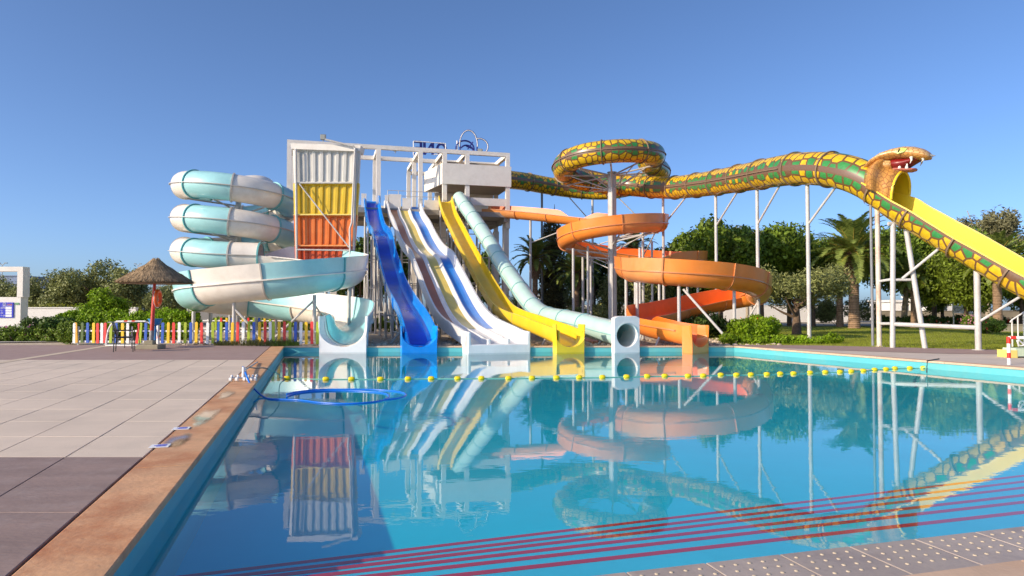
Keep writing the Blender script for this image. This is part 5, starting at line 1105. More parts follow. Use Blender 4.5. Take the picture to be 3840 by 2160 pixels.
# information frame far left
BD = 38.0; frame = thing('board_frame', 'white concrete frame wall with a blue information board, far left', 'information board', (xd(40, BD), BD, 0))
def fbx(name, x0, x1, y0, y1, d0, d1, mat='stucco', par=None):
    a = at(x0, y1, BD); b = at(x1, y0, BD); mb = MB(); mb.box(((a.x + b.x) / 2, BD + (d0 + d1) / 2, (a.z + b.z) / 2), (b.x - a.x, d1 - d0, b.z - a.z)); return mb.build(name, mat, par or frame)
fbx('top_beam', -240, 86, 1000, 1017.5, 0, 0.55); fbx('right_pillar', 63, 86.5, 1017.6, 1114, 0.0, 0.548); fbx('lower_wall', -240, 77, 1114.1, 1265, 0.02, 0.6); fbx('left_pillar', -240, -215, 1017.6, 1114, 0.0, 0.548)
bo = fbx('board', -40, 51.5, 1134, 1191, -0.03, 0.018, 'board_blue')
for k in range(4): fbx('white_field', 22.5, 45.5, 1151 + 9.7 * k, 1159 + 9.7 * k, -0.037, -0.029, 'print_white', bo)
fbx('green_plate', 56.5, 71, 1135, 1142.5, -0.01, 0.018, 'print_green')
mb = MB(); c = at(16.5, 1140.5, BD - 0.035); 
for k in range(16):
    a0, a1 = 2 * math.pi * k / 16, 2 * math.pi * (k + 1) / 16; mb.bar(c + Vector((0.085 * math.cos(a0), 0, 0.075 * math.sin(a0))), c + Vector((0.085 * math.cos(a1), 0, 0.075 * math.sin(a1))), 0.012, 0.014, up=(0, 1, 0))
for k in range(3): a0 = 2 * math.pi * k / 3; mb.bar(c, c + Vector((0.07 * math.cos(a0), 0, 0.07 * math.sin(a0))), 0.012, 0.03, up=(0, 1, 0))
mb.build('emblem', 'print_white', bo)
def text(body, p, size, mat, par, name='lettering'):
    cu = bpy.data.curves.new(name, 'FONT'); cu.body = body; cu.size = size; cu.extrude = 0.002; cu.align_x = 'LEFT'; cu.align_y = 'CENTER'
    tmp = bpy.data.objects.new('tmp', cu); COL.objects.link(tmp); dg = bpy.context.evaluated_depsgraph_get(); me = bpy.data.meshes.new_from_object(tmp.evaluated_get(dg)); bpy.data.objects.remove(tmp); bpy.data.curves.remove(cu)
    me.materials.clear(); me.materials.append(MATS[mat]); me.transform(Matrix.Rotation(math.pi / 2, 4, 'X')); o = link(name, me, par); o.location = Vector(p) - ORG[par]; return o
text('ONE', at(27, 1142.5, BD - 0.036), 0.13, 'print_orange', bo)
for k, s in enumerate(('DATE:', 'CL.', 'PH:', 'T° EAU')): text(s, at(2.5, 1155 + 9.7 * k, BD - 0.036), 0.10, 'print_white', bo)
fbx('thin_line', 9, 45, 1147.0, 1148.2, -0.036, -0.029, 'print_white', bo)
# pool cleaning gear -------------------------------------------------
vac = thing('pool_vacuum_head', 'chrome pool vacuum head with white wheels lying across the left coping', 'vacuum head', tuple(gnd(918, 1428)))
va, vb = gnd(866, 1430), gnd(962, 1428); mb = MB(); mb.bar(va + Vector((0, 0, 0.07)), vb + Vector((0, 0, 0.07)), 0.11, 0.035); bevel(mb.build('base_bar', 'chrome', vac), 0.01)
for f in (0.02, 0.26, 0.56, 0.68, 0.84, 0.98):
    c = va.lerp(vb, f); mb = MB(); mb.rod([c + Vector((-0.02, -0.06, 0.045)), c + Vector((0.03, -0.06, 0.045))], 0.045, 12); mb.ball(c + Vector((0, 0.02, 0.11)), 0.03, 8, 6); mb.build('wheel', 'white_paint', vac, 50)
c = va.lerp(vb, 0.48); mb = MB(); mb.rod([c + Vector((0, 0, 0.08)), c + Vector((0.0, 0.02, 0.30))], 0.035, 10); mb.build('hose_neck', 'white_paint', vac, 50)
pa, pb_ = gnd(920, 1402), gnd(965, 1362); mb = MB(); mb.rod([c + Vector((0.05, 0.05, 0.12)), Vector((pa.x, pa.y, 0.10)), Vector((pb_.x, pb_.y, 0.03))], 0.022, 8); mb.build('handle_pole', 'steel', vac, 50)
hose = thing('suction_hose', 'blue pool hose draped over the coping and coiled on the water', 'hose', tuple(gnd(1000, 1490)))
HP = [c + Vector((0.0, 0.02, 0.30)), at(912, 1378, c.y), at(917, 1392, c.y - 0.3), at(935, 1430, c.y - 1.0)]
wpt = lambda x, y: gnd(x, y, WZ + 0.01)
HP = [at(914, 1404, 15.35), at(910, 1376, 15.3), at(922, 1402, 15.0), at(938, 1440, 14.7), at(965, 1470, 14.5), wpt(994, 1491), wpt(1020, 1497), wpt(1060, 1498), wpt(1120, 1500), wpt(1200, 1510), wpt(1300, 1514), wpt(1400, 1508), wpt(1456, 1492), wpt(1440, 1475), wpt(1350, 1467), wpt(1250, 1465), wpt(1150, 1470), wpt(1085, 1482), wpt(1075, 1490)]
mb = MB(); mb.rod(catmull(HP, 0.12), 0.019, 8); mb.build('hose_run', 'hose_blue', hose, 50)
HQ = [wpt(1075, 1478), wpt(1110, 1470), wpt(1180, 1462), wpt(1300, 1460), wpt(1420, 1462), wpt(1500, 1470), wpt(1522, 1482), wpt(1490, 1494), wpt(1440, 1500)]
mb = MB(); mb.rod(catmull(HQ, 0.15), 0.018, 8); mb.build('hose_coil', 'hose_blue', hose, 50)
# lane rope with floats ---------------------------------------------
rope = thing('lane_rope', 'green float line stretched across the pool from coping to coping', 'lane rope', tuple(gnd(2000, 1410, WZ)))
fx = [(1076, 1416), (1222, 1419), (1318, 1419), (1427, 1419), (1530, 1418), (1617, 1417), (1716, 1417), (1805, 1416), (1907, 1416), (1995, 1415), (2087, 1414), (2172, 1413), (2259, 1412), (2350, 1410), (2427, 1408), (2493, 1407), (2580, 1407), (2637, 1406), (2703, 1403), (2762, 1403), (2816, 1402), (2876, 1401), (2926, 1399), (2976, 1398), (3038, 1395), (3095, 1393), (3150, 1392), (3192, 1390), (3238, 1388), (3280, 1384), (3322, 1382), (3356, 1379), (3412, 1378), (3462, 1377)]
RPts = [at(1005, 1383, 14.9), at(1040, 1400, 15.3)] + [wpt(x, y + 3) for x, y in fx] + [gnd(3475, 1370, -0.02)]
mb = MB(); mb.rod(catmull(RPts, 0.3), 0.011, 6); mb.build('rope', 'rope_green', rope, 40)
mb = MB(); mb.rod([at(935, 1377, 15.2), at(960, 1381, 15.1), at(985, 1379, 15.0), at(1005, 1383, 14.9)], 0.018, 6); mb.build('end_strap', 'black_plastic', rope, 40)
mb = MB(); e = gnd(3475, 1370, 0); mb.rod([e + Vector((0, 0, -0.2)), e + Vector((0.05, 0.05, 0.12)), e + Vector((0.5, 0.25, 0.16))], 0.02, 6); mb.build('end_hook', 'black_iron', rope, 40)
prof_f = [(0.018, -0.080), (0.042, -0.073), (0.055, -0.045), (0.059, 0.0), (0.055, 0.045), (0.042, 0.073), (0.018, 0.080)]
rd_ = (wpt(3462, 1380) - wpt(1222, 1422)).normalized(); fm = MB()
fm.lathe((0, 0, 0), prof_f, 14); fm.v = [(p[2] * rd_.x - p[1] * rd_.y, p[2] * rd_.y + p[1] * rd_.x, p[0]) for p in fm.v]
nth = ['first', 'second', 'third', 'fourth', 'fifth', 'sixth', 'seventh', 'eighth', 'ninth', 'tenth', 'eleventh', 'twelfth', 'thirteenth', 'fourteenth', 'fifteenth', 'sixteenth', 'seventeenth']
f0 = None
for i, (x, y) in enumerate(fx):
    p = gnd(x, y + 2, WZ + 0.02)
    if f0 is None: f0 = fm.build('lane_float', 'float_yellow', None, 60, loc=(0, 0, 0)); o = f0
    else: o = f0.copy(); COL.objects.link(o)
    o.location = p; side = nth[i] + ' yellow float from the left end of the lane rope' if i < 17 else nth[33 - i] + ' yellow float from the right end of the lane rope'
    tag(o, side, 'float', 'floats on the lane rope')

# ================================================================== VEGETATION
def leaf_mesh(name, blobs, n, size, mat, aspect=0.5, shell=0.55, up=0.0, seed=1, droop=0.0):
    """n small diamond leaves spread through the volume of several lobes; blobs: (x, y, z, rx, ry, rz)"""
    g = np.random.default_rng(seed); B = np.array(blobs, float); vol = (B[:, 3] * B[:, 4] * B[:, 5]) ** 0.667; w = vol / vol.sum()
    idx = g.choice(len(B), n, p=w); d = g.normal(size=(n, 3)); d /= np.linalg.norm(d, axis=1)[:, None]
    # clumps: bias directions to random twig centres for light and dark masses
    kc = g.normal(size=(len(B) * 26, 3)); kc /= np.linalg.norm(kc, axis=1)[:, None]; pick = kc[g.integers(0, 26, n) + idx * 26]
    d = d * 0.34 + pick * 0.66; d /= np.linalg.norm(d, axis=1)[:, None]
    rr = shell + (1 - shell) * g.random(n) ** 0.7; rr *= 1 + 0.10 * g.normal(size=n)
    c = B[idx, :3] + d * B[idx, 3:] * rr[:, None]
    nrm = d + 0.8 * g.normal(size=(n, 3)); nrm[:, 2] += up; nrm /= np.linalg.norm(nrm, axis=1)[:, None]
    t = np.cross(nrm, g.normal(size=(n, 3))); t[:, 2] -= droop; t -= nrm * (t * nrm).sum(1)[:, None]; t /= np.linalg.norm(t, axis=1)[:, None] + 1e-9
    b = np.cross(nrm, t); s = size * (0.6 + 0.8 * g.random(n))[:, None]
    V = np.stack([c - t * s, c + b * s * aspect, c + t * s, c - b * s * aspect], 1).reshape(-1, 3)
    me = bpy.data.meshes.new(name); me.vertices.add(4 * n); me.vertices.foreach_set('co', V.astype(np.float32).ravel())
    me.loops.add(4 * n); me.loops.foreach_set('vertex_index', np.arange(4 * n, dtype=np.int32)); me.polygons.add(n)
    me.polygons.foreach_set('loop_start', np.arange(0, 4 * n, 4, dtype=np.int32)); me.materials.append(MATS[mat]); me.update(calc_edges=True); return me
def limbs(h, r, spread, k, seed, z0=0.45, lean=(0, 0), n=8):
    g = random.Random(seed); mb = MB(); top = Vector((lean[0], lean[1], h)); mid = Vector((lean[0] * 0.35, lean[1] * 0.35, h * 0.5))
    mb.rod(catmull([Vector((0, 0, -0.1)), mid, top], 0.4), r, n, r * 0.45)
    for i in range(k):
        a = 2 * math.pi * i / k + g.uniform(-0.4, 0.4); f = g.uniform(z0, 0.9); b = Vector((lean[0] * f, lean[1] * f, h * f)); e = b + Vector((math.cos(a) * spread * g.uniform(0.6, 1), math.sin(a) * spread * g.uniform(0.6, 1), h * g.uniform(0.25, 0.6)))
        mb.rod(catmull([b, b.lerp(e, 0.5) + Vector((0, 0, -0.1 * h * 0.3)), e], 0.4), r * 0.42, 6, r * 0.12)
    return mb
TREES = {}
def tree_kind(key, blobs, n, size, mat, h, r, spread, k, bark='bark', seed=1, aspect=0.5, shell=0.55, lean=(0, 0), droop=0.0, z0=0.45):
    TREES[key] = (leaf_mesh('crown', blobs, n, size, mat, aspect, shell, 0.0, seed, droop), None)
    mb = limbs(h, r, spread, k, seed, z0, lean); o = mb.build('trunk', bark, None, 50); me = o.data; bpy.data.objects.remove(o); TREES[key] = (TREES[key][0], me)
def tree(key, name, label, cat, loc, sc_=1.0, rz=0.0, group=None, sz=None):
    r = thing(name, label, cat, loc, group); cr, tk = TREES[key]
    for nm, me in (('trunk', tk), ('crown', cr)):
        o = link(nm, me, r); o.parent = r
    r.scale = (sc_, sc_, sz or sc_); r.rotation_euler.z = rz; return r
def rb(n, R_, zc, hz, r0, r1, seed, flat=1.0):
    g = random.Random(seed); out = []
    for i in range(n):
        a = g.uniform(0, 2 * math.pi); d = R_ * math.sqrt(g.random()); s = g.uniform(r0, r1); out.append((math.cos(a) * d, math.sin(a) * d, zc + g.uniform(-hz, hz) * (1 - 0.5 * d / R_), s, s, s * flat))
    return out
tree_kind('ficus', rb(16, 2.6, 5.2, 1.7, 1.1, 1.6, 3), 15000, 0.15, 'leaf_ficus', 5.0, 0.22, 2.0, 7, seed=3, shell=0.7)
tree_kind('ficus_wide', rb(20, 3.6, 5.0, 1.5, 1.1, 1.7, 5), 19000, 0.16, 'leaf_ficus', 4.6, 0.24, 2.6, 8, seed=5, shell=0.7)
tree_kind('dark', rb(15, 2.4, 4.6, 2.2, 1.0, 1.5, 8), 13000, 0.16, 'leaf_dark', 4.6, 0.2, 1.8, 7, seed=8, shell=0.65)
tree_kind('olive', rb(15, 2.2, 3.1, 1.0, 0.7, 1.15, 11), 15000, 0.10, 'leaf_olive', 2.2, 0.26, 1.6, 8, seed=11, aspect=0.28, shell=0.3)
tree_kind('olive_far', rb(14, 2.6, 2.9, 1.3, 0.9, 1.4, 12), 11000, 0.13, 'leaf_olive', 2.6, 0.2, 1.8, 7, seed=12, aspect=0.35, shell=0.45)
tree_kind('mimosa', rb(16, 2.6, 4.0, 2.2, 1.0, 1.5, 14), 15000, 0.15, 'leaf_mimosa', 4.4, 0.18, 2.0, 7, seed=14, aspect=0.4, shell=0.5)
tree_kind('euc', rb(12, 2.2, 7.6, 1.8, 0.8, 1.3, 17), 9000, 0.16, 'leaf_euc', 7.6, 0.2, 1.8, 8, seed=17, aspect=0.3, shell=0.4, bark='bark_pale')
tree_kind('young', rb(16, 0.85, 1.55, 0.95, 0.35, 0.6, 19), 5200, 0.085, 'leaf_bright', 1.8, 0.06, 0.7, 6, seed=19, shell=0.4)
cyp = [(random.uniform(-0.25, 0.25), random.uniform(-0.25, 0.25), 0.8 + 0.5 * i, 0.55 + 0.85 * math.sin(math.pi * min(1, (i + 1.5) / 19)) ** 0.8 * 0.8, 0.55 + 0.85 * math.sin(math.pi * min(1, (i + 1.5) / 19)) ** 0.8 * 0.8, 0.75) for i in range(17)]
tree_kind('cypress', cyp, 14000, 0.13, 'leaf_cypress', 8.0, 0.18, 0.4, 5, seed=23, aspect=0.4, shell=0.75)
tree_kind('bigtree', rb(24, 3.3, 6.0, 2.4, 1.2, 1.9, 27), 23000, 0.16, 'leaf_ficus', 5.6, 0.30, 2.6, 8, seed=27, shell=0.65, bark='bark_pale', lean=(0.9, 0.2))
def gz(px, D, z=0.0): return (xd(px, D), D, z)
G1 = 'trees behind the slides on the right'
for key, nm, lab, px, D, s, rz, sz in (
    ('ficus_wide', 'ficus_tree', 'broad dark clipped tree right behind the orange spiral', 1812 * K, 60, 1.10, 0.3, 1.24),
    ('ficus', 'ficus_tree', 'rounded green tree between the second and third snake posts', 1915 * K, 61, 1.15, 1.3, 1.20),
    ('ficus', 'ficus_tree', 'rounded green tree just left of the tall date palm pair', 2045 * K, 63, 1.0, 2.6, 0.98),
    ('ficus_wide', 'ficus_tree', 'dense green tree above the olive crown, left of the palms', 1985 * K, 66, 1.0, 5.1, 1.16),
    ('euc', 'eucalyptus_tree', 'thin greyish tree top rising behind the clipped trees', 1880 * K, 84, 1.15, 0.4, 1.18),
    ('bigtree', 'shade_tree', 'large dark shade tree with pale leaning trunk behind the A-frame', 2272 * K, 63, 0.98, 0.0, 1.08),
    ('ficus_wide', 'shade_tree', 'dark spreading tree between the A-frame and the snake post', 2350 * K, 66, 1.0, 3.9, 1.25),
    ('mimosa', 'feathery_tree', 'yellow-green feathery tree below the yellow chute', 2430 * K, 56, 1.05, 0.9, 1.06),
    ('mimosa', 'feathery_tree', 'yellow-green feathery tree at the right picture edge', 2570 * K, 60, 1.2, 2.1, 1.25),
    ('euc', 'eucalyptus_tree', 'tall grey-green tree rising above the chute at far right', 2485 * K, 80, 1.55, 1.7, 1.32),
    ('mimosa', 'feathery_tree', 'feathery tree half hidden behind the hanging white banner', 2370 * K, 68, 1.0, 4.4, 1.0),
    ('dark', 'dark_tree', 'dark tree low behind the lower orange turn', 1760 * K, 64, 0.9, 0.6, 0.9),
    ('olive_far', 'olive_tree', 'grey-green tree under the orange spiral beside the mast', 1600 * K, 62, 1.15, 0.5, 1.2),
    ('olive_far', 'olive_tree', 'grey-green tree left of the mast behind the palm trunk', 1415 * K, 68, 0.75, 1.4, 0.8),
    ('dark', 'dark_tree', 'dark tree behind the mast under the first orange loop', 1495 * K, 70, 1.0, 2.2, 1.1),
    ('olive_far', 'olive_tree', 'low grey-green tree behind the pale green tube', 1290 * K, 78, 0.6, 2.9, 0.6),
    ('dark', 'dark_tree', 'dark tree behind the orange outlet on the far bank', 1680 * K, 72, 1.0, 3.6, 1.1)):
    tree(key, nm, lab, 'tree', gz(px, D), s, rz, G1, sz)
tree('olive', 'olive_tree', 'gnarled old olive tree with thick dark trunk on the lawn', 'tree', gz(2003 * K, 43), 1.18, 0.2, G1, 1.02)
G2 = 'trees behind the tower'
for px, D, s, lab, key in ((905, 66, 1.0, 'leafy tree left of the blue slide behind its steel legs', 'dark'), (960, 69, 1.1, 'dark tree behind the legs of the blue slide', 'dark'), (1040, 70, 1.05, 'dark tree behind the legs of the three-lane slide', 'dark'), (1120, 71, 1.05, 'dark tree behind the legs of the yellow slide', 'ficus'), (1195, 70, 0.95, 'dark tree behind the upper part of the pale green tube', 'dark')):
    tree(key, 'dark_tree', lab, 'tree', gz(px * K, D), s, px * 0.1, G2, s * 1.12)
G3 = 'trees beyond the left wall'
for px, D, s, lab in ((-10, 74, 1.1, 'olive-green tree seen through the white board frame'), (75, 76, 0.95, 'low olive-green tree just right of the white board frame'), (135, 72, 1.2, 'olive-green tree left of the tallest tree on the left'), (200, 74, 1.25, 'olive-green tree between the board frame and the parasol'), (262, 72, 1.45, 'tallest rounded tree on the left above the young bush'), (325, 76, 1.1, 'olive-green tree partly behind the straw roof'), (425, 70, 0.95, 'thin grey olive tree between parasol pole and spiral slide'), (470, 78, 1.0, 'far olive-green tree behind the spiral slide')):
    tree('olive_far', 'olive_tree', lab, 'tree', gz(px * K, D), s, px * 0.07, G3, s * 0.90)
tree('young', 'young_tree', 'bright green young tree behind the hedge left of the parasol', 'tree', gz(275 * K, 39.5, 0.5), 1.0, 0.3, None, 0.88)
tree('young', 'young_tree', 'bright yellow-green young shrub tree in front of the left wall', 'tree', gz(205 * K, 38.5, -0.3), 0.8, 2.3, None, 0.85)
# palms -------------------------------------------------------------
def palm_meshes(seed, nf=46, L=3.0, th=6.0, tr=0.36):
    g = random.Random(seed); V = []; Fc = []; SV = MB()
    for k in range(nf):
        t = (k + 0.5) / nf; el = R(86 - 98 * t ** 1.1) + g.uniform(-0.12, 0.12); az = k * 2.39996 + g.uniform(-0.2, 0.2); ln = L * g.uniform(0.88, 1.1) * (0.86 + 0.14 * math.sin(math.pi * t)); P = []; p = Vector((0, 0, th + 0.15)); e = el; ns = 10
        hdv = Vector((math.cos(az), math.sin(az), 0))
        for i in range(ns + 1):
            P.append(p.copy()); p = p + (hdv * math.cos(e) + Vector((0, 0, math.sin(e)))) * (ln / ns); e -= R(4.0 + 7.5 * i / ns) * (0.8 + 0.5 * t)
        SV.rod(P[:7], 0.045, 5, 0.012)
        for i in range(56):
            f = 0.12 + 0.88 * i / 55; x = f * ns; j = min(int(x), ns - 1); c = P[j].lerp(P[j + 1], x - j); T = (P[j + 1] - P[j]).normalized(); S = T.cross(Vector((0, 0, 1))); 
            if S.length < 1e-3: S = Vector((1, 0, 0))
            S.normalize(); N = S.cross(T); ll = ln * 0.17 * (math.sin(math.pi * min(1, 0.15 + f * 0.86)) ** 0.6) * g.uniform(0.85, 1.1)
            for sg in (-1, 1):
                tip = c + (S * sg * 0.78 + T * 0.55 + N * g.uniform(0.05, 0.35)).normalized() * ll - Vector((0, 0, 0.06 * ll)); w = T * 0.04; i0 = len(V)
                V += [c - w, c + w, c.lerp(tip, 0.6) + w * 0.9, tip, c.lerp(tip, 0.6) - w * 0.9]; Fc.append((i0, i0 + 1, i0 + 2, i0 + 3, i0 + 4))
    mb = MB(); mb.add(V, Fc); o = mb.build('fronds', 'leaf_palm'); fm_ = o.data; bpy.data.objects.remove(o)
    o = SV.build('frond_stalks', 'palm_stalk', None, 50); sm_ = o.data; bpy.data.objects.remove(o)
    mb = MB(); P = []; z = -0.1; prof = []
    while z < th - 1.6:
        rr = tr * (1.12 - 0.18 * min(1, z / 1.5)); prof += [(rr * 1.06, z), (rr * 0.95, z + 0.10)]; z += 0.16
    mb.lathe((0, 0, 0), prof, 14)
    # old frond bases: a shaggy bulge under the crown
    for k in range(170):
        f = k / 170; zz = th - 1.7 + 1.9 * f; a = k * 2.39996; rr = tr * (1.05 + 0.75 * math.sin(math.pi * min(1, f * 0.72 + 0.12))); b = Vector((rr * 0.55 * math.cos(a), rr * 0.55 * math.sin(a), zz)); e_ = Vector((rr * 1.02 * math.cos(a), rr * 1.02 * math.sin(a), zz + 0.20)); mb.bar(b, e_, 0.15, 0.07)
    mb.lathe((0, 0, 0), [(tr * 0.8, th - 1.75), (tr * 1.35, th - 1.0), (tr * 1.35, th - 0.3), (tr * 0.6, th + 0.2)], 12)
    o = mb.build('trunk', 'palm_bark', None, 35); tm_ = o.data; bpy.data.objects.remove(o)
    return tm_, fm_, sm_
PALM = [palm_meshes(31, 64, 4.0, 6.0, 0.40), palm_meshes(37, 44, 3.0, 6.0, 0.30)]
def palm(k, lab, px, D, ytop, s, rz, z0=0.0):
    """ytop: photo row (2576 wide) of the crown base"""
    r = thing('date_palm', lab, 'palm', gz(px * K, D, z0), 'date palms'); zc = q(px, ytop, D).z - z0
    for nm, me in zip(('trunk', 'fronds', 'frond_stalks'), PALM[k]): link(nm, me, r)
    h = zc / 6.0; r.scale = (s, s, s); r.rotation_euler.z = rz
    # trunk height: stretch only the trunk
    for ch in r.children:
        if ch.data == PALM[k][0]: ch.scale = (1, 1, h / s)
        else: ch.location = (0, 0, zc / s - 6.0)
    return r
palm(0, 'tall date palm with shaggy trunk top left of the double snake post', 2148, 56, 645, 1.05, 0.3)
palm(1, 'smaller date palm standing behind and left of the tallest palm', 2112, 61, 672, 0.95, 1.3)
palm(1, 'date palm with thick trunk below the yellow chute at right', 2509, 52, 668, 1.05, 2.2, 0.3)
palm(1, 'date palm beside the cypress left of the orange spiral', 1346, 60, 655, 0.86, 0.8)
palm(1, 'dark date palm between the cypress and the mast', 1450, 59, 690, 0.90, 2.9)
palm(1, 'date palm crown behind the mast and first orange loop', 1592, 68, 625, 0.85, 0.2)
palm(1, 'date palm crown right of the upper orange loop', 1708, 66, 668, 0.95, 1.9)
palm(1, 'short dark palm behind the A-frame legs', 2298, 58, 705, 0.8, 3.3)
tree('cypress', 'cypress_tree', 'tall narrow brown-green cypress behind the pale green tube', 'tree', gz(1388 * K, 64), 0.98, 0.4, None, 1.06)
# hedges and shrubs ---------------------------------------------------
def shrub(name, label, blobs, n, size, mat, loc, seed, cat='shrub', aspect=0.5, shell=0.6, flowers=None, group=None):
    r = thing(name, label, cat, loc, group); link('foliage', leaf_mesh('foliage', blobs, n, size, mat, aspect, shell, 0.0, seed), r)
    mb = MB()
    for i in range(5):
        a = i * 1.3; b = blobs[i % len(blobs)]; mb.rod([Vector((loc[0] + b[0] * 0.4, loc[1] + b[1] * 0.4, loc[2] - 0.05)), Vector((loc[0] + b[0], loc[1] + b[1], loc[2] + b[2]))], 0.02, 5, 0.008)
    mb.build('stems', 'bark', r)
    if flowers:
        fm_ = leaf_mesh('flowers', [(b[0], b[1], b[2] + b[5] * 0.12, b[3] * 1.03, b[4] * 1.03, b[5] * 1.03) for b in blobs], flowers[1], flowers[2], flowers[0], 0.9, 0.95, 0.0, seed + 1); link('flowers', fm_, r)
    return r
def row(x0, x1, z, rx, rz_, n, seed, ry=None, jit=0.12): 
    g = random.Random(seed); return [(x0 + (x1 - x0) * (i + 0.5) / n, g.uniform(-0.15, 0.15), z + g.uniform(-jit, jit), rx * g.uniform(0.85, 1.15), (ry or rx) * g.uniform(0.9, 1.1), rz_ * g.uniform(0.85, 1.15)) for i in range(n)]
hx0, hx1 = xd(225, 36), xd(490 * K, 36)
hb = row(0, hx1 - hx0, 0.62, 0.55, 0.62, 16, 41, 0.5) + row(0, hx1 - hx0, 1.05, 0.5, 0.42, 18, 42, 0.45)
shrub('hedge', 'long bright green clipped hedge behind the picket fence', hb, 34000, 0.075, 'leaf_bright', (hx0, 36, 0), 43, 'hedge', 0.45, 0.75)
hb2 = row(0, 14, 0.5, 0.6, 0.6, 16, 44) ; shrub('hedge', 'dark green hedge strip behind the spiral slide legs', hb2, 14000, 0.10, 'leaf_ficus', (-21, 49, 0), 45, 'hedge')
shrub('bush', 'round dark green bush at the left end of the picket fence', rb(9, 0.35, 0.5, 0.28, 0.30, 0.42, 47), 9000, 0.05, 'leaf_ficus', tuple(gnd(245, 1291) + Vector((0, 0.5, 0))), 47, shell=0.75)
shrub('bush', 'dark leafy shrub in front of the low left wall', rb(10, 0.9, 0.75, 0.4, 0.4, 0.6, 48), 8000, 0.08, 'leaf_dark', gz(195, 34.5), 48)
shrub('flower_bed', 'low flowering shrub bed below the white board frame', row(0, 5.0, 0.35, 0.55, 0.42, 9, 49, 0.6), 12000, 0.06, 'leaf_ficus', gz(-60, 33.8), 50, 'shrub', flowers=('petal_pink', 160, 0.05))
shrub('reeds', 'yellow-green reedy shrubs beyond the low left wall', row(0, 9.5, 0.9, 0.9, 1.0, 9, 51, 0.9), 12000, 0.16, 'leaf_reed', gz(70 * K, 58), 52, aspect=0.2, shell=0.2)
shrub('bush', 'flowering green bush at the far right pool corner, taller one', rb(14, 1.05, 0.62, 0.3, 0.35, 0.55, 53), 14000, 0.07, 'leaf_bright', gz(1895 * K, 33.6), 54, flowers=('petal_red', 14, 0.06))
shrub('ground_cover', 'pale green low plants along the far right pool corner', row(-1.0, 4.4, 0.16, 0.42, 0.24, 11, 55, 0.4), 9000, 0.05, 'leaf_bright', gz(1868 * K, 31.2), 56)
shrub('bush', 'dark bush below the lower orange turn', rb(10, 1.5, 0.6, 0.3, 0.4, 0.7, 57), 10000, 0.08, 'leaf_dark', gz(1755 * K, 38.5), 58)
shrub('flower_bed', 'dark flower border across the lawn behind the A-frame', row(0, 16, 0.4, 0.7, 0.5, 18, 59, 0.6), 13000, 0.10, 'leaf_dark', gz(2200 * K, 62), 60, flowers=('petal_red', 150, 0.10))
shrub('bush', 'pink flowering bush behind the right-hand snake post', rb(8, 0.8, 0.6, 0.25, 0.35, 0.55, 61), 5000, 0.08, 'leaf_ficus', gz(2458 * K, 50), 62, flowers=('petal_pink', 140, 0.08))
shrub('bush', 'red flowering bush right of the right-hand snake post', rb(6, 0.6, 0.5, 0.2, 0.3, 0.45, 63), 4000, 0.07, 'leaf_ficus', gz(2490 * K, 43), 64, flowers=('petal_red', 20, 0.09))
for i, (px, D, s, lab) in enumerate(((1290, 60, 1.3, 'grey-green bush behind the pale green tube bend'), (1640, 58, 1.3, 'grey-green bush between mast and lower orange turn'), (1540, 62, 1.2, 'grey-green bush at the foot of the mast'), (1470, 58, 1.1, 'grey-green bush behind the pale green tube mouth'), (2120, 66, 1.5, 'dark shrub behind the palm trunks'))):
    shrub('bush', lab, rb(8, 1.6 * s, 0.9 * s, 0.4, 0.7, 1.1, 70 + i), 7000, 0.12, 'leaf_olive', gz(px * K, D), 70 + i, aspect=0.35)
# agave-like pale tufts, dry weeds by the pool corner
def tuft(px, py, n, h, seed, mat, name, label, spread=0.5, cat='weed'):
    g = random.Random(seed); b = gnd(px, py); V = []; Fc = []
    for k in range(n):
        a = g.uniform(0, 6.28); d = spread * math.sqrt(g.random()); o = b + Vector((d * math.cos(a) * 1.6, d * math.sin(a) * 0.6, -0.01)); l = h * g.uniform(0.5, 1.1); tip = o + Vector((g.uniform(-0.5, 0.5) * l, g.uniform(-0.5, 0.5) * l, l * 0.85)); w = Vector((0.008, 0.004, 0)); i0 = len(V); md_ = o.lerp(tip, 0.55) + Vector((0, 0, 0.12 * l)); V += [o - w, o + w, md_ + w, tip, md_ - w]; Fc.append((i0, i0 + 1, i0 + 2, i0 + 3, i0 + 4))
    mb = MB(); mb.add(V, Fc); o = mb.build(name, mat, None, None, None, loc=tuple(b)); tag(o, label, cat)
tuft(1010, 1296, 500, 0.38, 81, 'tuft', 'weed_tuft', 'dry grassy weeds at the fence foot by the pool corner', 0.8)
tuft(1060, 1297, 300, 0.28, 82, 'leaf_ficus', 'weed_tuft', 'green creeping weeds beside the dry grass at the pool corner', 0.45)
tuft(850, 1296, 200, 0.3, 83, 'tuft', 'weed_tuft', 'small dry grass tuft under the fence near the blue pickets', 0.35)
tuft(3060, 1290, 160, 0.3, 84, 'leaf_olive', 'agave_tuft', 'pale grey-green tuft at the lawn edge left of the palm', 0.35)
# stones on the far bank
V = MB(); g = random.Random(5)
for k in range(700):
    x = g.uniform(-15, 12); y = FY + 0.65 + abs(g.gauss(0, 3.2)); s = g.uniform(0.04, 0.13); V.ball((x, y, -0.03 + s * 0.3), (s, s * g.uniform(0.7, 1), s * g.uniform(0.5, 0.8)), 6, 4)
V.build('loose_stones', 'stone', None, None, 'stuff')
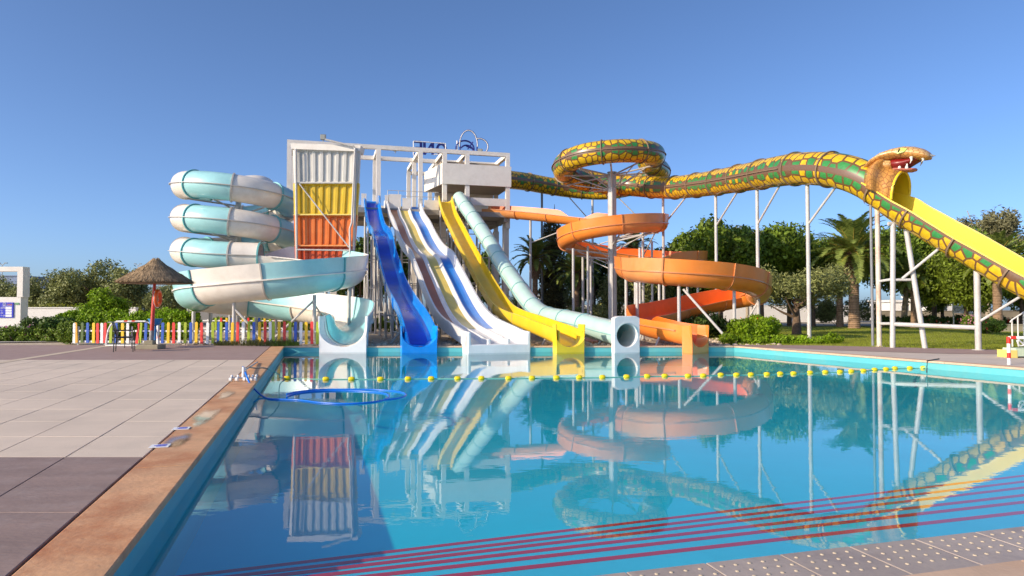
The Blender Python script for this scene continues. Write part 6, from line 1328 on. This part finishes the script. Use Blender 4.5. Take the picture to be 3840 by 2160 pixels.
# grass blades on the lawn edge
def inpoly(x, y, P):
    c = False; j = len(P) - 1
    for i in range(len(P)):
        if ((P[i].y > y) != (P[j].y > y)) and x < (P[j].x - P[i].x) * (y - P[i].y) / (P[j].y - P[i].y) + P[i].x: c = not c
        j = i
    return c
V = []; Fc = []; g = random.Random(9)
while len(Fc) < 60000:
    y = 24 + 36 * g.random() ** 1.6; x = y * g.uniform(0.26, 0.86)
    if not inpoly(x, y, lawn_poly): continue
    h = g.uniform(0.03, 0.085); i0 = len(V); V += [(x - 0.012, y, 0), (x + 0.012, y, 0), (x + g.uniform(-0.03, 0.03), y + g.uniform(-0.03, 0.03), h)]; Fc.append((i0, i0 + 1, i0 + 2))
mb = MB(); mb.add(V, Fc); mb.build('grass', 'grass', None, None, 'stuff')

# ================================================================== BACKGROUND AND RIGHT SIDE
def wallb(name, label, cat, px0, px1, D, z0, z1, mat='far_white', th=0.3, D1=None):
    a = Vector((xd(px0 * K, D), D, 0)); b = Vector((xd(px1 * K, D1 or D), D1 or D, 0)); r = thing(name, label, cat, tuple(a)); mb = MB(); mb.bar(a + Vector((0, 0, (z0 + z1) / 2)), b + Vector((0, 0, (z0 + z1) / 2)), th, z1 - z0); mb.build('wall_body', mat, r)
    mb = MB(); mb.bar(a + Vector((0, 0, z1 + 0.04)), b + Vector((0, 0, z1 + 0.04)), th + 0.1, 0.08); mb.build('wall_cap', mat, r); return r
wallb('garden_wall', 'low pale wall behind the shrubs on the left', 'wall', 55, 345, 48, -0.1, 1.62)
wallb('boundary_wall', 'long white boundary wall behind the trees on the right', 'wall', 1250, 2150, 88, -0.1, 2.0)
wallb('boundary_wall', 'dark brown earth bank wall behind the lawn at right', 'wall', 2200, 2700, 92, -0.1, 1.3, 'ground')
wallb('planter_wall', 'low stone planter wall at the lawn edge far right', 'wall', 2490, 2640, 48, 0.0, 0.45, 'footing')
def house(label, px0, px1, D, z1, mat, wins, dep=8, z0=-0.1, roof='far_white'):
    a, b = xd(px0 * K, D), xd(px1 * K, D); r = thing('far_building', label, 'building', ((a + b) / 2, D, 0)); mb = MB(); mb.box(((a + b) / 2, D + dep / 2, (z0 + z1) / 2), (b - a, dep, z1 - z0)); mb.build('wall', mat, r)
    mb = MB(); mb.box(((a + b) / 2, D + dep / 2, z1 + 0.15), (b - a + 0.5, dep + 0.5, 0.3)); mb.build('roof', roof, r)
    for f, w, zc, h in wins:
        x = a + (b - a) * f; mb = MB(); mb.box((x, D - 0.03, zc), (w, 0.05, h)); wd = mb.build('window', 'far_glass', r); mb = MB(); mb.box((x, D - 0.06, zc - h / 2 - 0.06), (w + 0.3, 0.16, 0.1)); mb.build('sill', mat, wd)
house('blue-grey flat roofed hall seen through the white board frame', -40, 43, 190, 10.6, 'far_blue', [(0.3, 6, 7, 1.2), (0.7, 6, 7, 1.2)], 20, roof='far_blue')
house('white and blue cubic building right of the board frame', 57, 84, 170, 7.6, 'far_white', [(0.3, 0.5, 6.6, 0.7), (0.6, 0.5, 6.6, 0.7)], 12)
house('low white flat-roofed house behind the A-frame legs', 2335, 2395, 96, 3.2, 'far_white', [(0.25, 0.9, 1.9, 1.0), (0.6, 1.0, 1.7, 1.4)], 6)
house('small pale house behind the lawn left of the A-frame', 2240, 2312, 100, 2.6, 'far_white', [(0.5, 1.0, 1.6, 0.9)], 6)
house('white house glimpsed behind the palm beside the cypress', 1318, 1400, 100, 3.4, 'far_white', [(0.3, 1.0, 2, 1.2), (0.7, 1.0, 2, 1.2)], 6)
# banner on posts
bnr = thing('hanging_banner', 'white cloth banner with faded marks tied to posts behind the lawn', 'banner', gz(2424 * K, 60)); V = []
for i in range(13):
    for j in range(7):
        p = q(2397 + 56 * i / 12, 765 + 26 * j / 6 + (3 if j == 0 else 0) * math.sin(math.pi * i / 12) - (4 * (1 - i / 12) if j == 6 else 0), 60); V.append((p.x, p.y + 0.10 * math.sin(i * 0.9 + j * 0.3), p.z))
mb = MB(); mb.add(V, [(i * 7 + j, i * 7 + j + 1, (i + 1) * 7 + j + 1, (i + 1) * 7 + j) for i in range(12) for j in range(6)]); bc = mb.build('banner_cloth', 'banner', bnr, 60); sd = bc.modifiers.new('thick', 'SOLIDIFY'); sd.thickness = 0.01
mb = MB(); c = q(2408, 779, 59.85); mb.rod([c + Vector((0.22 * math.cos(a), 0, 0.18 * math.sin(a))) for a in np.linspace(0.6, 5.6, 14)], 0.03, 5)
for x in (2414, 2419, 2424): c = q(x, 781, 59.85); mb.rod([c, c + Vector((0.10, 0, 0.12))], 0.03, 5)
mb.build('printed_mark', 'lamp_grey', bnr)
for x in (2398, 2447, 2452): p = q(x, 770, 60.1); mb = MB(); mb.rod([(p.x, p.y, -0.05), (p.x, p.y, p.z + 0.2)], 0.06, 6); mb.build('banner_post', 'far_white', bnr)
# double headed street lamps
def lamp(px, ytop, D, label, sp):
    t = q(px, ytop, D); r = thing('street_lamp', label, 'street lamp', (t.x, t.y, 0), 'far street lamps'); mb = MB(); mb.rod([(t.x, t.y, -0.05), (t.x, t.y, t.z - 0.3)], 0.09, 8, 0.05); mb.build('pole', 'steel', r, 40)
    for s in (-1, 1):
        mb = MB(); mb.rod([(t.x, t.y, t.z - 0.35), (t.x + s * sp * 0.6, t.y, t.z)], 0.05, 6); ar = mb.build('arm', 'steel', r, 40); mb = MB(); mb.box((t.x + s * sp * 0.85, t.y, t.z + 0.02), (sp * 0.6, 0.25, 0.12)); mb.build('lamp_head', 'lamp_grey', ar)
lamp(347, 664, 120, 'grey double-armed street lamp above the straw parasol', 0.55); lamp(6, 662, 110, 'grey double-armed street lamp above the white board frame', 0.7)
lamp(2078, 688, 100, 'grey floodlight pole behind the palms', 0.8)
# right edge: goal with red and white post, mint steps with railing
gp = gnd(3784, 1367); rg = thing('water_polo_goal', 'white goal with red bands on its post at the right pool edge', 'goal', tuple(gp)); zt_ = at(3784, 1266, gp.y).z; r_ = 0.045
mb = MB(); mb.rod([gp, gp + Vector((0, 0, zt_)), ], r_, 12); ps_ = mb.build('post', 'white_paint', rg, 40)
for z0, z1 in ((zt_ * 0.24, zt_ * 0.44), (zt_ * 0.78, zt_ + 0.02)): mb = MB(); mb.rod([gp + Vector((0, 0, z0)), gp + Vector((0, 0, z1))], r_ + 0.003, 12); mb.build('red_band', 'red_paint', ps_, 40)
mb = MB(); mb.rod([gp + Vector((0, 0, zt_)), gp + Vector((2.4, -0.7, zt_))], r_ * 0.95, 12); cb_ = mb.build('crossbar', 'white_paint', rg, 40)
mb = MB(); mb.rod([gp + Vector((0.04, -0.01, zt_)), gp + Vector((0.17, -0.05, zt_))], r_, 12); mb.build('red_band', 'red_paint', cb_, 40)
mb = MB(); mb.rod([gp + Vector((2.4, -0.7, 0)), gp + Vector((2.4, -0.7, zt_))], r_, 12); mb.build('post', 'white_paint', rg, 40)
mb = MB(); mb.rod([gp + Vector((0.25, -0.05, zt_ - 0.06)), gp + Vector((0.8, 0.2, 0.35))], 0.022, 8); mb.rod(catmull([gp + Vector((0.2, -0.05, zt_ - 0.08)), gp + Vector((0.3, 0, zt_ - 0.22)), gp + Vector((0.45, 0, zt_ - 0.2)), gp + Vector((0.6, 0, zt_ - 0.05))], 0.05), 0.02, 8); mb.build('net_stay', 'white_paint', rg, 40)
mp0 = gnd(3800, 1342); ms0 = thing('mint_slide_base', 'pale mint green play slide with white railing at the right edge', 'play slide', tuple(mp0)); a = mp0
mb = MB(); mb.add([a + Vector(v) for v in ((0, 0, 0.05), (0.1, 0, 0.30), (1.2, 0, 0.30), (1.2, 0, 0.9), (3.0, 0.2, 1.9), (3.0, 0.2, 1.4), (0.9, 0, 0.05))] + [a + Vector(v) for v in ((0, 0.6, 0.05), (0.1, 0.6, 0.30), (1.2, 0.6, 0.30), (1.2, 0.6, 0.9), (3.0, 0.8, 1.9), (3.0, 0.8, 1.4), (0.9, 0.6, 0.05))], [tuple(range(7)), tuple(range(13, 6, -1))] + [(i, (i + 1) % 7, 7 + (i + 1) % 7, 7 + i) for i in range(7)]); mb.build('slide_body', 'mint', ms0)
mb = MB(); mb.box(a + Vector((0.02, 0.3, 0.12)), (0.22, 0.62, 0.24)); mb.build('end_block', 'yellow_pale', ms0)
a = gnd(3797, 1303)
for k in range(7): mb = MB(); mb.rod([a + Vector((0.24 * k, 0, 0.0)), a + Vector((0.24 * k, 0, 1.12 + 0.15 * k))], 0.028, 8); mb.build('baluster', 'white_paint', ms0, 40)
mb = MB(); mb.rod([a + Vector((-0.08, 0, 1.02)), a + Vector((0.0, 0, 1.12)), a + Vector((2.4, 0, 2.62))], 0.03, 8); mb.build('handrail', 'white_paint', ms0, 40)
